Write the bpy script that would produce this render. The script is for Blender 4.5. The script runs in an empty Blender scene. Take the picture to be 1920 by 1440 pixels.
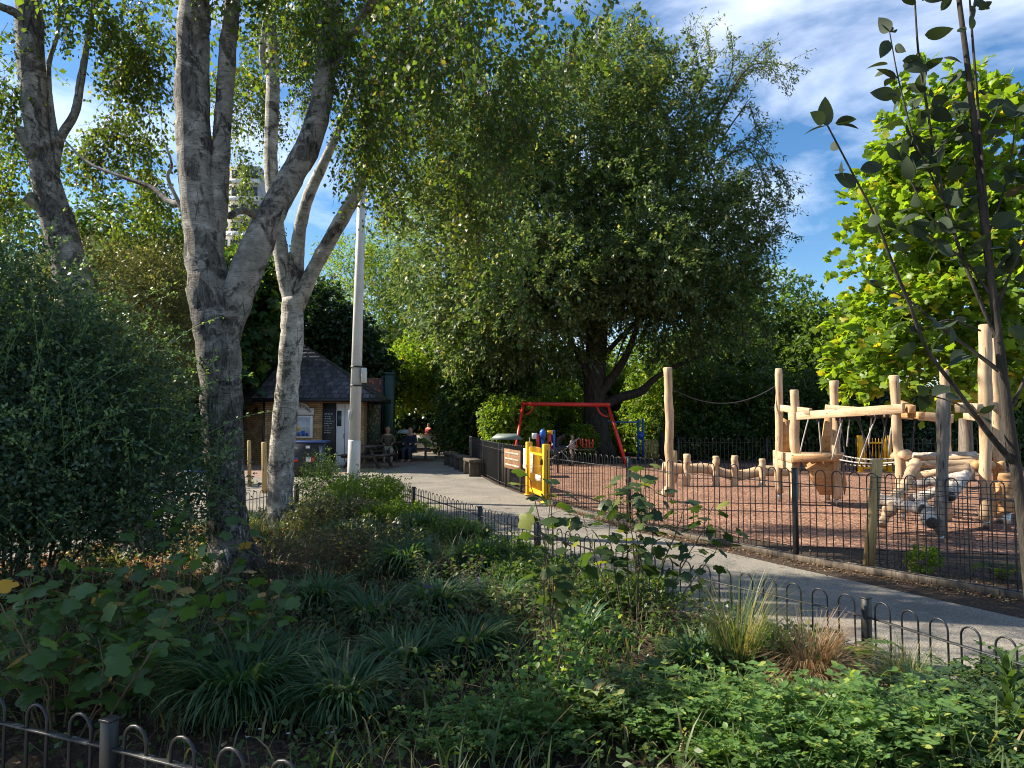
import bpy, math, random
import numpy as np
from mathutils import Vector, Matrix
from math import radians as R, sin, cos, pi
SC = bpy.context.scene
COL = SC.collection
# ---------------------------------------------------------------- camera, sky, sun, exposure
F = 1330.0; PITCH = R(3.0); EYE = 1.6
cd = bpy.data.cameras.new('camera'); cd.sensor_width = 36; cd.lens = F/1920*36; cd.clip_end = 2000; cd.clip_start = .05
cam = bpy.data.objects.new('camera', cd); COL.objects.link(cam)
cam.location = (0, 0, EYE); cam.rotation_euler = (R(90)+PITCH, 0, 0); SC.camera = cam
SUN_EL, SUN_DIR = R(38), (-cos(R(13)), sin(R(13)))          # the sun stands to the left, a little beyond
sund = bpy.data.lights.new('sun', 'SUN'); sund.energy = 5.0; sund.angle = R(.5); sund.color = (1, .90, .74)
sun = bpy.data.objects.new('sun', sund); COL.objects.link(sun)
sv = Vector((SUN_DIR[0]*cos(SUN_EL), SUN_DIR[1]*cos(SUN_EL), sin(SUN_EL)))
sun.rotation_euler = sv.to_track_quat('Z', 'Y').to_euler(); sun.location = (-20, 8, 25)
W_ = bpy.data.worlds.new('World'); SC.world = W_; W_.use_nodes = True
nt = W_.node_tree; nt.nodes.clear()
def wn(t, **k):
    n = nt.nodes.new(t)
    for a, b in k.items(): setattr(n, a, b)
    return n
sky = wn('ShaderNodeTexSky', sky_type='NISHITA', sun_disc=False, sun_elevation=SUN_EL, sun_rotation=math.atan2(SUN_DIR[0], SUN_DIR[1]),
         air_density=1.0, dust_density=.25, ozone_density=2.5)
hsv = wn('ShaderNodeHueSaturation'); hsv.inputs['Saturation'].default_value = 1.25
nt.links.new(sky.outputs[0], hsv.inputs['Color'])
tc = wn('ShaderNodeTexCoord'); mp = wn('ShaderNodeMapping'); mp.inputs['Scale'].default_value = (1.3, 1.3, 3.6); mp.inputs['Rotation'].default_value = (0, R(16), R(20))
nt.links.new(tc.outputs['Generated'], mp.inputs[0])
n1 = wn('ShaderNodeTexNoise'); n1.inputs['Scale'].default_value = 1.9; n1.inputs['Detail'].default_value = 11; n1.inputs['Roughness'].default_value = .56; n1.inputs['Distortion'].default_value = .2
nt.links.new(mp.outputs[0], n1.inputs['Vector'])
rp = wn('ShaderNodeValToRGB'); rp.color_ramp.elements[0].position = .47; rp.color_ramp.elements[1].position = .84
nt.links.new(n1.outputs[0], rp.inputs[0])
mx = wn('ShaderNodeMixRGB'); nt.links.new(rp.outputs[0], mx.inputs[0]); nt.links.new(hsv.outputs[0], mx.inputs[1]); mx.inputs[2].default_value = (10.4, 11.0, 12.4, 1)
bg = wn('ShaderNodeBackground'); bg.inputs[1].default_value = .073; nt.links.new(mx.outputs[0], bg.inputs[0])
ow = wn('ShaderNodeOutputWorld'); nt.links.new(bg.outputs[0], ow.inputs[0])
SC.view_settings.view_transform = 'Standard'; SC.view_settings.look = 'None'; SC.view_settings.exposure = 1.34; SC.view_settings.gamma = 1
SC.cycles.max_bounces = 6; SC.cycles.diffuse_bounces = 3; SC.cycles.transmission_bounces = 4; SC.cycles.glossy_bounces = 2
SC.cycles.use_denoising = True; SC.cycles.pixel_filter_type = 'BLACKMAN_HARRIS'; SC.cycles.filter_width = 1.05
# ---------------------------------------------------------------- helpers
rng = np.random.default_rng(7); random.seed(7)
def Wp(px, py, d):                      # point at distance d (along y) seen at a place of the 1920 x 1440 photo
    u, v = (px-960)/F, (720-py)/F
    dy = cos(PITCH)-v*sin(PITCH); t = d/dy
    return np.array((u*t, d, EYE+t*(sin(PITCH)+v*cos(PITCH))))
def Gp(px, py, z=0.):                   # the same on the ground
    u, v = (px-960)/F, (720-py)/F
    t = (z-EYE)/(sin(PITCH)+v*cos(PITCH))
    return np.array((u*t, (cos(PITCH)-v*sin(PITCH))*t, z))
def px2m(p, d): return p/F*d
def unit(a):
    a = np.asarray(a, float); return a/np.maximum(np.linalg.norm(a, axis=-1, keepdims=True), 1e-9)
class MB:
    """collects vertices and faces with numpy and links them as one mesh object"""
    def __init__(s): s.V = []; s.F = []; s.A = []; s.UV = []; s.n = 0
    def add(s, V, Fs, val=None):
        V = np.asarray(V, float).reshape(-1, 3)
        if isinstance(Fs, np.ndarray): Fs = [Fs]
        else:
            g = {}
            for f in Fs: g.setdefault(len(f), []).append(f)
            Fs = [np.array(v) for v in g.values()]
        for f in Fs:
            s.F.append(f+s.n); s.A.append(np.full(len(f), random.random() if val is None else val) if np.ndim(val) == 0 else np.asarray(val)[:len(f)])
        s.V.append(V); s.n += len(V); return s
    def scatter(s, T, P, X, N, S):
        """copies of template T=(verts, faces) at points P, along X, facing N, scaled by S"""
        tv, tf = T; tv = np.asarray(tv, float); X = unit(X); N = unit(N - X*np.sum(N*X, -1, keepdims=True)); Y = np.cross(N, X)
        n = len(P); S = np.asarray(S, float)*np.ones(n); k = len(tv)
        V = P[:, None, :] + S[:, None, None]*(tv[None, :, 0, None]*X[:, None]+tv[None, :, 1, None]*Y[:, None]+tv[None, :, 2, None]*N[:, None])
        a = rng.random(n); g = {}
        for f in tf: g.setdefault(len(f), []).append(f)
        for fl in g.values():
            fl = np.array(fl)
            s.F.append((fl[None]+(np.arange(n)*k)[:, None, None]).reshape(-1, fl.shape[1])+s.n); s.A.append(np.repeat(a, len(fl)))
        s.V.append(V.reshape(-1, 3)); s.n += n*k; return s
    def tube(s, pts, rad, sides=8, caps=True, bump=0., val=None, jit=0.):
        pts = np.asarray(pts, float); m = len(pts); rad = np.asarray(rad, float)*np.ones(m)
        t = np.gradient(pts, axis=0); t = unit(t); ref = np.array((0, 0, 1.)) if abs(t[0, 2]) < .9 else np.array((1., 0, 0))
        a = unit(np.cross(t[0], ref)); V = []
        ang = np.arange(sides)/sides*2*pi; ph = rng.random(4)*6.28
        for i in range(m):
            a = unit(a-t[i]*np.dot(a, t[i])); b = np.cross(t[i], a)
            rr = rad[i]*(1+bump*(np.sin(ang*2+ph[0]+i*.35)+.6*np.sin(ang*3+ph[1]-i*.5)+.5*np.sin(ang*5+ph[2]+i*.2))+jit*rng.standard_normal(sides))
            V.append(pts[i]+(np.cos(ang)*rr)[:, None]*a+(np.sin(ang)*rr)[:, None]*b)
        V = np.concatenate(V); j = np.arange(sides); f = []
        for i in range(m-1):
            f.append(np.stack([i*sides+j, i*sides+(j+1) % sides, (i+1)*sides+(j+1) % sides, (i+1)*sides+j], 1))
        fs = [np.concatenate(f)]
        if caps: fs += [np.array([list(range(sides))[::-1]]), np.array([list(range((m-1)*sides, m*sides))])]
        val = random.random() if val is None else val
        for q in fs: s.F.append(q+s.n); s.A.append(np.full(len(q), val))
        s.V.append(V); s.n += len(V); return s
    def box(s, c, size, rz=0., rx=0., ry=0., bev=0.):
        x, y, z = [v/2 for v in size]; M = np.array((Matrix.Rotation(rz, 3, 'Z') @ Matrix.Rotation(ry, 3, 'Y') @ Matrix.Rotation(rx, 3, 'X')))
        if bev <= 0:
            V = np.array([(i, j, k) for k in (-z, z) for j in (-y, y) for i in (-x, x)]); Fs = [(0, 2, 3, 1), (4, 5, 7, 6), (0, 1, 5, 4), (2, 6, 7, 3), (0, 4, 6, 2), (1, 3, 7, 5)]
        else:
            b = min(bev, x*.9, y*.9, z*.9); V = []
            for k, q in ((-z, b), (-z+b, 0), (z-b, 0), (z, b)):
                for (i, j) in ((-x+b, -y), (x-b, -y), (x, -y+b), (x, y-b), (x-b, y), (-x+b, y), (-x, y-b), (-x, -y+b)):
                    V.append((i-np.sign(i)*q*(abs(abs(i)-x) < 1e-9), j-np.sign(j)*q*(abs(abs(j)-y) < 1e-9), k))
            V = np.array(V); Fs = [tuple(range(8))[::-1], tuple(range(24, 32))]
            for l in range(3):
                for i in range(8): Fs.append((l*8+i, l*8+(i+1) % 8, (l+1)*8+(i+1) % 8, (l+1)*8+i))
        return s.add(V @ M.T+np.asarray(c), Fs)
    def beam(s, p0, p1, w, h, bev=0.):
        """a squared timber from p0 to p1, w across, h high"""
        p0 = np.asarray(p0, float); p1 = np.asarray(p1, float); d = p1-p0; L = np.linalg.norm(d)
        return s.box((p0+p1)/2, (L, w, h), rz=math.atan2(d[1], d[0]), ry=-math.asin(max(-1, min(1, d[2]/L))), bev=bev)
    def poly(s, pts, z0, z1):
        """a vertical prism over an outline"""
        n = len(pts); V = [(p[0], p[1], z0) for p in pts]+[(p[0], p[1], z1) for p in pts]
        return s.add(V, [tuple(range(n))[::-1], tuple(range(n, 2*n))]+[(i, (i+1) % n, n+(i+1) % n, n+i) for i in range(n)])
    def build(s, name, mat, parent=None, smooth=False, loc=None, uv=None):
        me = bpy.data.meshes.new(name)
        V = np.concatenate(s.V) if s.V else np.zeros((0, 3))
        me.vertices.add(len(V)); me.vertices.foreach_set('co', V.astype(np.float32).ravel())
        lt = np.concatenate([np.full(len(f), f.shape[1]) for f in s.F]); li = np.concatenate([f.ravel() for f in s.F])
        me.loops.add(len(li)); me.loops.foreach_set('vertex_index', li.astype(np.int32))
        me.polygons.add(len(lt)); me.polygons.foreach_set('loop_start', np.concatenate([[0], np.cumsum(lt)[:-1]]).astype(np.int32)); me.polygons.foreach_set('loop_total', lt.astype(np.int32))
        at = me.attributes.new('v', 'FLOAT', 'FACE'); at.data.foreach_set('value', np.concatenate(s.A).astype(np.float32))
        if smooth: me.polygons.foreach_set('use_smooth', np.ones(len(lt), bool))
        me.update(calc_edges=True); me.validate()
        if uv is not None:
            l = me.uv_layers.new(name='UVMap'); l.data.foreach_set('uv', np.asarray([uv(V[i]) for i in li]).astype(np.float32).ravel())
        me.materials.append(mat); o = bpy.data.objects.new(name, me); COL.objects.link(o)
        if parent is not None: o.parent = parent
        if loc is not None: o.location = loc
        return o
def tag(o, label=None, cat=None, group=None, kind=None):
    for k, v in (('label', label), ('category', cat), ('group', group), ('kind', kind)):
        if v: o[k] = v
    return o
def thing(name, label, cat, loc=(0, 0, 0), rz=0., group=None):
    o = bpy.data.objects.new(name, None); COL.objects.link(o); o.location = tuple(loc); o.rotation_euler = (0, 0, rz); o.empty_display_size = .2
    return tag(o, label, cat, group)
def copy_tree(o, parent=None):
    c = o.copy(); COL.objects.link(c); c.parent = parent
    for ch in [q for q in o.children]: copy_tree(ch, c)
    return c
# ---- node materials
class Mat:
    def __init__(s, name):
        s.m = bpy.data.materials.new(name); s.m.use_nodes = True; s.t = s.m.node_tree; s.t.nodes.clear()
        s.out = s.n('ShaderNodeOutputMaterial'); s.b = s.n('ShaderNodeBsdfPrincipled'); s.l(s.b.outputs[0], s.out.inputs[0])
    def n(s, t, **k):
        q = s.t.nodes.new(t)
        for a, b in k.items(): setattr(q, a, b)
        return q
    def l(s, a, b): s.t.links.new(a, b)
    def coord(s, kind='Object', scale=(1, 1, 1), rot=(0, 0, 0)):
        c = s.n('ShaderNodeTexCoord'); m = s.n('ShaderNodeMapping'); m.inputs['Scale'].default_value = scale; m.inputs['Rotation'].default_value = rot
        s.l(c.outputs[kind], m.inputs[0]); return m.outputs[0]
    def noise(s, vec, scale, detail=6, rough=.6, dist=0.):
        q = s.n('ShaderNodeTexNoise'); q.inputs['Scale'].default_value = scale; q.inputs['Detail'].default_value = detail; q.inputs['Roughness'].default_value = rough; q.inputs['Distortion'].default_value = dist
        s.l(vec, q.inputs['Vector']); return q.outputs[0]
    def vor(s, vec, scale, out='Distance', feature='F1'):
        q = s.n('ShaderNodeTexVoronoi', feature=feature); q.inputs['Scale'].default_value = scale; s.l(vec, q.inputs['Vector']); return q.outputs[out]
    def ramp(s, fac, stops):
        q = s.n('ShaderNodeValToRGB'); e = q.color_ramp.elements
        while len(e) < len(stops): e.new(.5)
        for i, (p, c) in enumerate(stops):
            e[i].position = p; e[i].color = (c, c, c, 1) if np.ndim(c) == 0 else (*c, 1)
        s.l(fac, q.inputs[0]); return q.outputs[0]
    def mix(s, fac, a, b, mode='MIX'):
        q = s.n('ShaderNodeMixRGB', blend_type=mode)
        for i, v in enumerate((fac, a, b)):
            if hasattr(v, 'node'): s.l(v, q.inputs[i])
            elif i == 0: q.inputs[0].default_value = v
            else: q.inputs[i].default_value = (*v, 1)
        return q.outputs[0]
    def attr(s): return s.n('ShaderNodeAttribute', attribute_name='v').outputs['Fac']
    def col(s, c):
        if hasattr(c, 'node'): s.l(c, s.b.inputs['Base Color'])
        else: s.b.inputs['Base Color'].default_value = (*c, 1)
    def bump(s, h, strength=.5, dist=.02):
        q = s.n('ShaderNodeBump'); q.inputs['Strength'].default_value = strength; q.inputs['Distance'].default_value = dist; s.l(h, q.inputs['Height']); s.l(q.outputs[0], s.b.inputs['Normal'])
    def rough(s, r, metal=0., spec=.5): s.b.inputs['Roughness'].default_value = r; s.b.inputs['Metallic'].default_value = metal; s.b.inputs['Specular IOR Level'].default_value = spec
def paint(name, c, r=.5, metal=0., var=.25, scale=9, spec=.5):
    m = Mat(name); v = m.coord(); f = m.noise(v, scale, 8, .65)
    m.col(m.mix(m.ramp(f, [(.35, 0.), (.7, 1.)]), c, tuple(x*(1-var) for x in c))); m.rough(r, metal, spec); m.bump(m.noise(v, scale*7), .12, .01); return m.m
def leafmat(name, c1, c2, c3=None, t=.42, rough=.45, tc=None, dead=0.):
    """leaf colours scatter between c1 and c2, a few are c3; light comes through"""
    m = Mat(name); a = m.attr(); v = m.coord(); big = m.noise(v, 1.3, 3)
    c = m.mix(m.ramp(big, [(.35, 0.), (.65, 1.)]), m.mix(a, c1, c2), m.mix(a, tuple(x*.78 for x in c1), c1))
    if c3: c = m.mix(m.ramp(a, [(1-dead-.02, 0.), (1-dead, 1.)]), c, c3)
    m.col(c); m.rough(rough, 0, .35)
    tr = m.n('ShaderNodeBsdfTranslucent'); q = m.mix(1., c, tc or (2.3, 2.3, .75), 'MULTIPLY'); m.l(q, tr.inputs[0])
    sh = m.n('ShaderNodeMixShader'); sh.inputs[0].default_value = t; m.l(m.b.outputs[0], sh.inputs[1]); m.l(tr.outputs[0], sh.inputs[2]); m.l(sh.outputs[0], m.out.inputs[0]); return m.m
def mulw(name, stops, scale=(1, 1, 1), ns=6, bump=.5, r=.85, dist=1., attrmix=None):
    m = Mat(name); v = m.coord(scale=scale); f = m.noise(v, ns, 8, .65, dist); c = m.ramp(f, stops)
    if attrmix: c = m.mix(m.ramp(m.attr(), [(0, 0.), (1, 1.)]), c, m.mix(1., c, attrmix, 'MULTIPLY'))
    m.col(c); m.rough(r, 0, .3); m.bump(f, bump, .02); return m.m
# ---- leaf templates, length 1 along x
def diamond(w=.26, droop=.1): return ([(0, 0, 0), (.42, -w, .05), (1, 0, -droop), (.42, w, .05)], [(0, 1, 2, 3)])
def oval(w=.28, droop=.18): return ([(0, 0, 0), (.25, -w*.85, .06), (.6, -w, .03), (1, 0, -droop), (.6, w, .03), (.25, w*.85, .06), (.3, 0, 0), (.62, 0, -.04)],
                                     [(0, 1, 6), (1, 2, 7, 6), (2, 3, 7), (3, 4, 7), (4, 5, 6, 7), (5, 0, 6)])
def leaf_fine(w=.30, droop=.25, fold=.06, k=7):
    t = np.linspace(0, 1, k+1)[1:-1]; V = [(0, 0, 0), (1, 0, -droop)]+[(a, 0, -droop*a*a) for a in t]+[(a, -w*math.sin(pi*a**.85)**.8, fold*math.sin(pi*a)-droop*a*a) for a in t]+[(a, w*math.sin(pi*a**.85)**.8, fold*math.sin(pi*a)-droop*a*a) for a in t]; m = k-1
    Fs = [(0, 2+m, 2), (0, 2, 2+2*m), (1, 1+m, 1+2*m), (1, 1+3*m, 1+m)]
    for i in range(m-1): Fs += [(2+i, 2+m+i, 3+m+i, 3+i), (2+i, 3+i, 3+2*m+i, 2+2*m+i)]
    return (V, Fs)
def lobed(n=5, depth=.38, k=19):
    b = []
    for i in range(k):
        a = -2.35+4.7*i/(k-1); u = abs(math.cos(a*n/2.*1.02)); r = (1-depth*(1-u**.7))*(.60+.40*math.cos(a*.62))*(1+.05*(i % 2))
        b.append((.38+r*.6*math.cos(a), r*.62*math.sin(a), -.10*r*r+.04*(i % 2)))
    V = [(.0, 0, 0), (.38, 0, .05)]+b
    return (V, [(1, 2+i, 3+i) for i in range(k-1)]+[(0, 2, 1), (0, 1, 1+k)])
def blade(arch=1., w=.018, seg=5):
    """a strap leaf, rises along z (N) and arches along x"""
    V = []; x = z = 0.; a = R(86)
    for i in range(seg+1):
        t = i/seg; ww = w*(1-t**2.2)+.001
        V += [(x, -ww, z), (x, ww, z)]; a -= arch*R(150)/seg*(.35+t); x += math.cos(a)/seg; z += math.sin(a)/seg
    return (V, [(2*i, 2*i+1, 2*i+3, 2*i+2) for i in range(seg)])
def rnd_dirs(n, up=0.):
    d = rng.standard_normal((n, 3)); d[:, 2] += up; return unit(d)
def twigs_of(C, D, L, m, size, droop=.5, spread=.9, jitter=.25, coh=0.):
    """leaves along short twigs: C twig starts, D directions, L lengths"""
    n = len(C); t = (rng.random((n, m))**.8)[..., None]; D = unit(D); L = (np.asarray(L)*np.ones(n))[:, None, None]
    P = C[:, None]+D[:, None]*t*L; P[..., 2] -= (droop*L*t*t)[..., 0]
    P = P+rng.standard_normal((n, m, 3))*L*.06
    X = D[:, None]+rng.standard_normal((n, m, 3))*spread; X[..., 2] -= droop*.6
    N = rng.standard_normal((n, m, 3))*.7; N[..., 2] += .8
    if coh: N = N*(1-coh)+coh*(rng.standard_normal((n, 1, 3))*.5+np.array((0, 0, 1.)))
    S = size*(1+jitter*rng.standard_normal((n, m))).clip(.45, 1.7)
    return P.reshape(-1, 3), X.reshape(-1, 3), N.reshape(-1, 3), S.ravel()
def in_blobs(blobs, n, shell=.55, power=2.):
    """points in ellipsoids (centre, radii), denser towards their skins; also the outward direction"""
    w = np.array([np.prod(b[1])**(power/3.) for b in blobs]); k = rng.choice(len(blobs), n, p=w/w.sum())
    C = np.array([b[0] for b in blobs])[k]; Rr = np.array([b[1] for b in blobs])[k]
    d = rnd_dirs(n); r = shell+(1.06-shell)*rng.random((n, 1))**.6
    lump = 1+.14*np.sin(d[:, :1]*7+k[:, None])*np.sin(d[:, 1:2]*6+2*k[:, None])+.1*np.sin(d[:, 2:]*9+k[:, None]*3)
    return C+d*Rr*r*lump, d
def crown(name, mat, parent, blobs, n, m, L, size, T, shell=.5, droop=.5, gap=0., gscale=.8, loc=None, spread=.9, up=.0, minz=.05, coh=0.):
    P, d = in_blobs(blobs, n, shell)
    if gap > 0:                              # leave holes: drop the twigs of a coherent random field
        q = np.zeros(len(P))
        for k in range(5):
            w = rng.standard_normal(3)*2*pi*gscale*(1+.5*k); q += np.sin(P @ w+k)/(1+.4*k)
        keep = q > np.quantile(q, gap); P, d = P[keep], d[keep]
    P = P[P[:, 2] > minz]; d = d[:len(P)]
    d = unit(d+rng.standard_normal(d.shape)*.5+np.array((0, 0, up)))
    lv = twigs_of(P, d, L*(1+.4*(rng.random(len(P))-.5)), m, size, droop, spread, .25, coh)
    b = MB().scatter(T, *lv)
    return b.build(name, mat, parent, loc=loc)
def curve(pts, n):
    """smooth a polyline (Catmull-Rom)"""
    p = np.asarray(pts, float); p = np.concatenate([[2*p[0]-p[1]], p, [2*p[-1]-p[-2]]]); out = []
    m = len(p)-3
    for t in np.linspace(0, m-1e-6, n):
        i = int(t); u = t-i; a, b, c, d = p[i:i+4]
        out.append(.5*((2*b)+(-a+c)*u+(2*a-5*b+4*c-d)*u*u+(-a+3*b-3*c+d)*u**3))
    return np.array(out)
def limb(mb, pts, r0, r1, sides=9, bump=.05, n=None, pw=1.):
    c = curve(pts, n or max(6, len(pts)*4)); t = np.linspace(0, 1, len(c))**pw
    mb.tube(c, r0+(r1-r0)*t, sides, True, bump); return c
# ---------------------------------------------------------------- materials
M = {}
def asphalt():
    m = Mat('asphalt'); v = m.coord(); sp = m.vor(v, 150, 'Color'); b = m.n('ShaderNodeRGBToBW'); m.l(sp, b.inputs[0])
    base = m.ramp(b.outputs[0], [(.2, (.12, .110, .095)), (.55, (.200, .184, .158)), (.85, (.31, .285, .245))])
    st = m.ramp(m.noise(v, .9, 8, .62), [(.32, (.64, .62, .60)), (.5, (.95, .94, .92)), (.68, (1.14, 1.12, 1.06))])
    c = m.mix(1., base, st, 'MULTIPLY'); d = m.ramp(m.noise(v, 5.5, 9, .7), [(.62, 0.), (.74, .5)]); m.col(m.mix(d, c, (.12, .085, .05))); m.rough(.85, 0, .35); m.bump(b.outputs[0], .35, .006); return m.m
def rubber():
    m = Mat('rubber'); v = m.coord(); sp = m.vor(v, 38, 'Color'); b = m.n('ShaderNodeRGBToBW'); m.l(sp, b.inputs[0])
    base = m.ramp(b.outputs[0], [(.15, (.080, .040, .026)), (.5, (.200, .104, .068)), (.9, (.44, .28, .195))])
    st = m.ramp(m.noise(v, .8, 9, .68), [(.34, (.62, .60, .60)), (.5, (.95, .93, .92)), (.68, (1.15, 1.12, 1.08))]); m.col(m.mix(1., base, st, 'MULTIPLY')); m.rough(.9, 0, .2); m.bump(b.outputs[0], .6, .012); return m.m
def brick():
    m = Mat('brick'); c = m.n('ShaderNodeTexCoord'); mp = m.n('ShaderNodeMapping'); m.l(c.outputs['UV'], mp.inputs[0])
    q = m.n('ShaderNodeTexBrick'); q.inputs['Scale'].default_value = 1; q.inputs['Brick Width'].default_value = .225; q.inputs['Row Height'].default_value = .075; q.inputs['Mortar Size'].default_value = .009
    q.inputs['Color1'].default_value = (.52, .36, .18, 1); q.inputs['Color2'].default_value = (.28, .17, .08, 1); q.inputs['Mortar'].default_value = (.13, .10, .07, 1); q.inputs['Bias'].default_value = -.1
    m.l(mp.outputs[0], q.inputs['Vector']); n = m.ramp(m.noise(m.coord(), 3, 8, .7), [(.3, (.55, .52, .5)), (.7, (1.2, 1.15, 1.1))])
    m.col(m.mix(1., q.outputs['Color'], n, 'MULTIPLY')); m.rough(.9); m.bump(q.outputs['Fac'], -.6, .01); return m.m
def birchbark(name='birch_bark', k=1., pt=.50, z0=3.2, z1=1.0):
    m = Mat(name); v = m.coord(); lent = m.noise(m.coord(scale=(7, 7, 60)), 1.4, 5, .6); ridge = m.noise(m.coord(scale=(9, 9, 2.2)), 1.6, 9, .7, 1.6)
    patch = m.noise(v, 2.3, 9, .72, .8); base = m.ramp(m.noise(v, 6, 8, .7), [(.3, (.13*k, .122*k, .108*k)), (.5, (.24*k, .228*k, .202*k)), (.72, (.46*k, .43*k, .385*k))])
    c = m.mix(m.ramp(lent, [(.56, 0.), (.62, .7)]), base, (.07, .06, .05))
    ce = m.vor(m.mix(.42, m.coord(scale=(8, 8, 2.)), m.n('ShaderNodeTexNoise').outputs[1]), 1.7, 'Distance', 'DISTANCE_TO_EDGE'); c = m.mix(m.mix(1., m.ramp(ce, [(.015, .8), (.05, 0.)]), m.ramp(m.noise(v, 3.1, 4), [(.50, 0.), (.60, 1.)]), 'MULTIPLY'), c, (.03, .027, .024)); c = m.mix(m.ramp(patch, [(pt, 0.), (pt+.05, .92)]), c, m.ramp(ridge, [(.40, (.018, .016, .014)), (.60, (.17, .155, .14))]))
    # the foot of an old birch is rough and black: a mask that follows the trunk's height
    z = m.n('ShaderNodeSeparateXYZ'); m.l(v, z.inputs[0]); mr = m.n('ShaderNodeMapRange'); mr.inputs[1].default_value = z0; mr.inputs[2].default_value = z1; m.l(z.outputs[2], mr.inputs[0])
    ad = m.n('ShaderNodeMath', operation='MULTIPLY'); m.l(mr.outputs[0], ad.inputs[0]); m.l(m.ramp(m.noise(v, 3.6, 8, .75), [(.42, 0.), (.50, 1.)]), ad.inputs[1])
    c = m.mix(ad.outputs[0], c, m.ramp(ridge, [(.42, (.012, .011, .010)), (.56, (.09*k, .082*k, .073*k)), (.64, (.46*k, .43*k, .39*k))])); m.col(c); m.rough(.8, 0, .25)
    h = m.mix(.5, m.ramp(patch, [(.52, 1.), (.62, 0.)]), ridge); m.bump(m.mix(.3, h, lent), 1., .035); return m.m
def wood(name, c1, c2, c3, stretch=(14, 14, 1.2), r=.7, bump=.35):
    m = Mat(name); f = m.noise(m.coord(scale=stretch), 1.5, 9, .65, .6); c = m.ramp(f, [(.32, c1), (.52, c2), (.7, c3)])
    g = m.ramp(m.noise(m.coord(), 1.7, 5), [(.35, (.82, .8, .78)), (.65, (1.08, 1.06, 1.04))]); ck = m.ramp(m.noise(m.coord(scale=tuple(q*1.7 for q in stretch)), 2.1, 4, .5, .3), [(.335, 1.), (.365, 0.)]); gr = m.ramp(m.noise(m.coord(), .9, 7, .7), [(.55, 0.), (.75, .55)]); c = m.mix(gr, c, tuple(q*.62 for q in c2)); m.col(m.mix(ck, m.mix(1., c, g, 'MULTIPLY'), tuple(q*.35 for q in c1))); m.rough(r, 0, .3); m.bump(f, bump, .01); return m.m
M['asphalt'] = asphalt(); M['rubber'] = rubber(); M['brick'] = brick(); M['birch'] = birchbark(); M['birch_sunlit'] = birchbark('sunlit_birch_bark', 1.65, .535, 1.2, .1)  # the rear birch's bark copy is paler: its sunlight is put into the colour
M['soil'] = mulw('soil', [(.3, (.012, .009, .007)), (.5, (.045, .03, .02)), (.62, (.10, .065, .04)), (.75, (.17, .12, .08))], ns=28, bump=1., r=.95)
M['bark'] = mulw('bark', [(.35, (.012, .011, .009)), (.6, (.06, .05, .04)), (.8, (.13, .11, .09))], (9, 9, 1.6), 1.5, 1., .9, 1.2)
M['twig'] = mulw('twig', [(.3, (.03, .022, .016)), (.7, (.09, .065, .05))], ns=20)
M['stem'] = mulw('stem', [(.3, (.07, .045, .03)), (.7, (.16, .13, .07))], ns=20)
M['oak'] = wood('oak', (.38, .25, .14), (.51, .37, .23), (.62, .49, .34))
M['oak_dark'] = wood('oak_orange', (.36, .19, .08), (.50, .29, .13), (.58, .36, .18), (3, 3, 12))
M['plank'] = wood('plank', (.40, .26, .14), (.53, .38, .24), (.63, .49, .34), (2, 2, 16))
M['log'] = wood('weathered_log', (.22, .18, .15), (.46, .41, .36), (.66, .61, .55), (5, 5, 5), .8, .8)
M['heart'] = wood('log_end', (.04, .03, .025), (.07, .055, .045), (.12, .09, .07), (8, 8, 8), .8)
M['greypost'] = wood('grey_post', (.10, .085, .07), (.19, .165, .14), (.28, .25, .22))
M['stake'] = wood('stake', (.34, .22, .09), (.48, .34, .15), (.56, .43, .22))
M['oldwood'] = wood('old_wood', (.05, .04, .03), (.10, .08, .06), (.17, .14, .10))
M['black'] = paint('black_metal', (.011, .012, .014), .42, 0, .4, 14)
M['rail'] = mulw('worn_rail', [(.4, (.018, .018, .020)), (.56, (.05, .05, .05)), (.68, (.30, .29, .27))], ns=9, bump=.2, r=.42)
M['steel'] = paint('steel', (.45, .45, .45), .35, .9)
M['white'] = paint('white_paint', (.72, .71, .68), .45, 0, .12, 3)
M['pole'] = paint('pole_paint', (.68, .68, .66), .42, 0, .25, 2)
M['yellow'] = paint('yellow_paint', (.80, .42, .01), .35, 0, .12, 5)
M['red'] = paint('red_paint', (.62, .03, .02), .35, 0, .2, 5)
M['blue'] = paint('blue_paint', (.02, .10, .42), .35, 0, .2, 5)
M['navy_top'] = paint('deep_blue', (.015, .05, .18), .4); M['green'] = paint('green_paint', (.010, .05, .040), .5)
M['slate'] = mulw('slate', [(.35, (.022, .024, .028)), (.65, (.052, .055, .062))], ns=9, bump=.25, r=.55, attrmix=(2.4, 2.4, 2.5))
M['dark'] = paint('dark_paint', (.012, .013, .015), .5)
M['rope'] = paint('rope', (.05, .05, .055), .9, 0, .4, 60)
M['lrope'] = paint('light_rope', (.42, .40, .37), .8, 0, .4, 60)
M['paper'] = paint('paper', (.78, .77, .74), .6, 0, .05)
M['sign_green'] = paint('map_green', (.10, .26, .05), .6); M['brown_board'] = wood('brown_board', (.14, .07, .035), (.22, .12, .06), (.30, .18, .10), (3, 3, 3))
M['glass'] = paint('glass', (.05, .06, .07), .08); M['skin'] = paint('skin', (.48, .27, .19), .55, 0, .1)
M['hair'] = paint('hair', (.32, .27, .20), .8, 0, .4, 60); M['dkhair'] = paint('dark_hair', (.03, .02, .015), .7, 0, .4, 60); M['paleh'] = paint('pale_hat', (.62, .54, .44), .8)
M['shirt'] = paint('olive_shirt', (.10, .085, .055), .85); M['navy'] = paint('navy_shirt', (.015, .018, .035), .85); M['crimson'] = paint('crimson_coat', (.35, .015, .025), .8)
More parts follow.
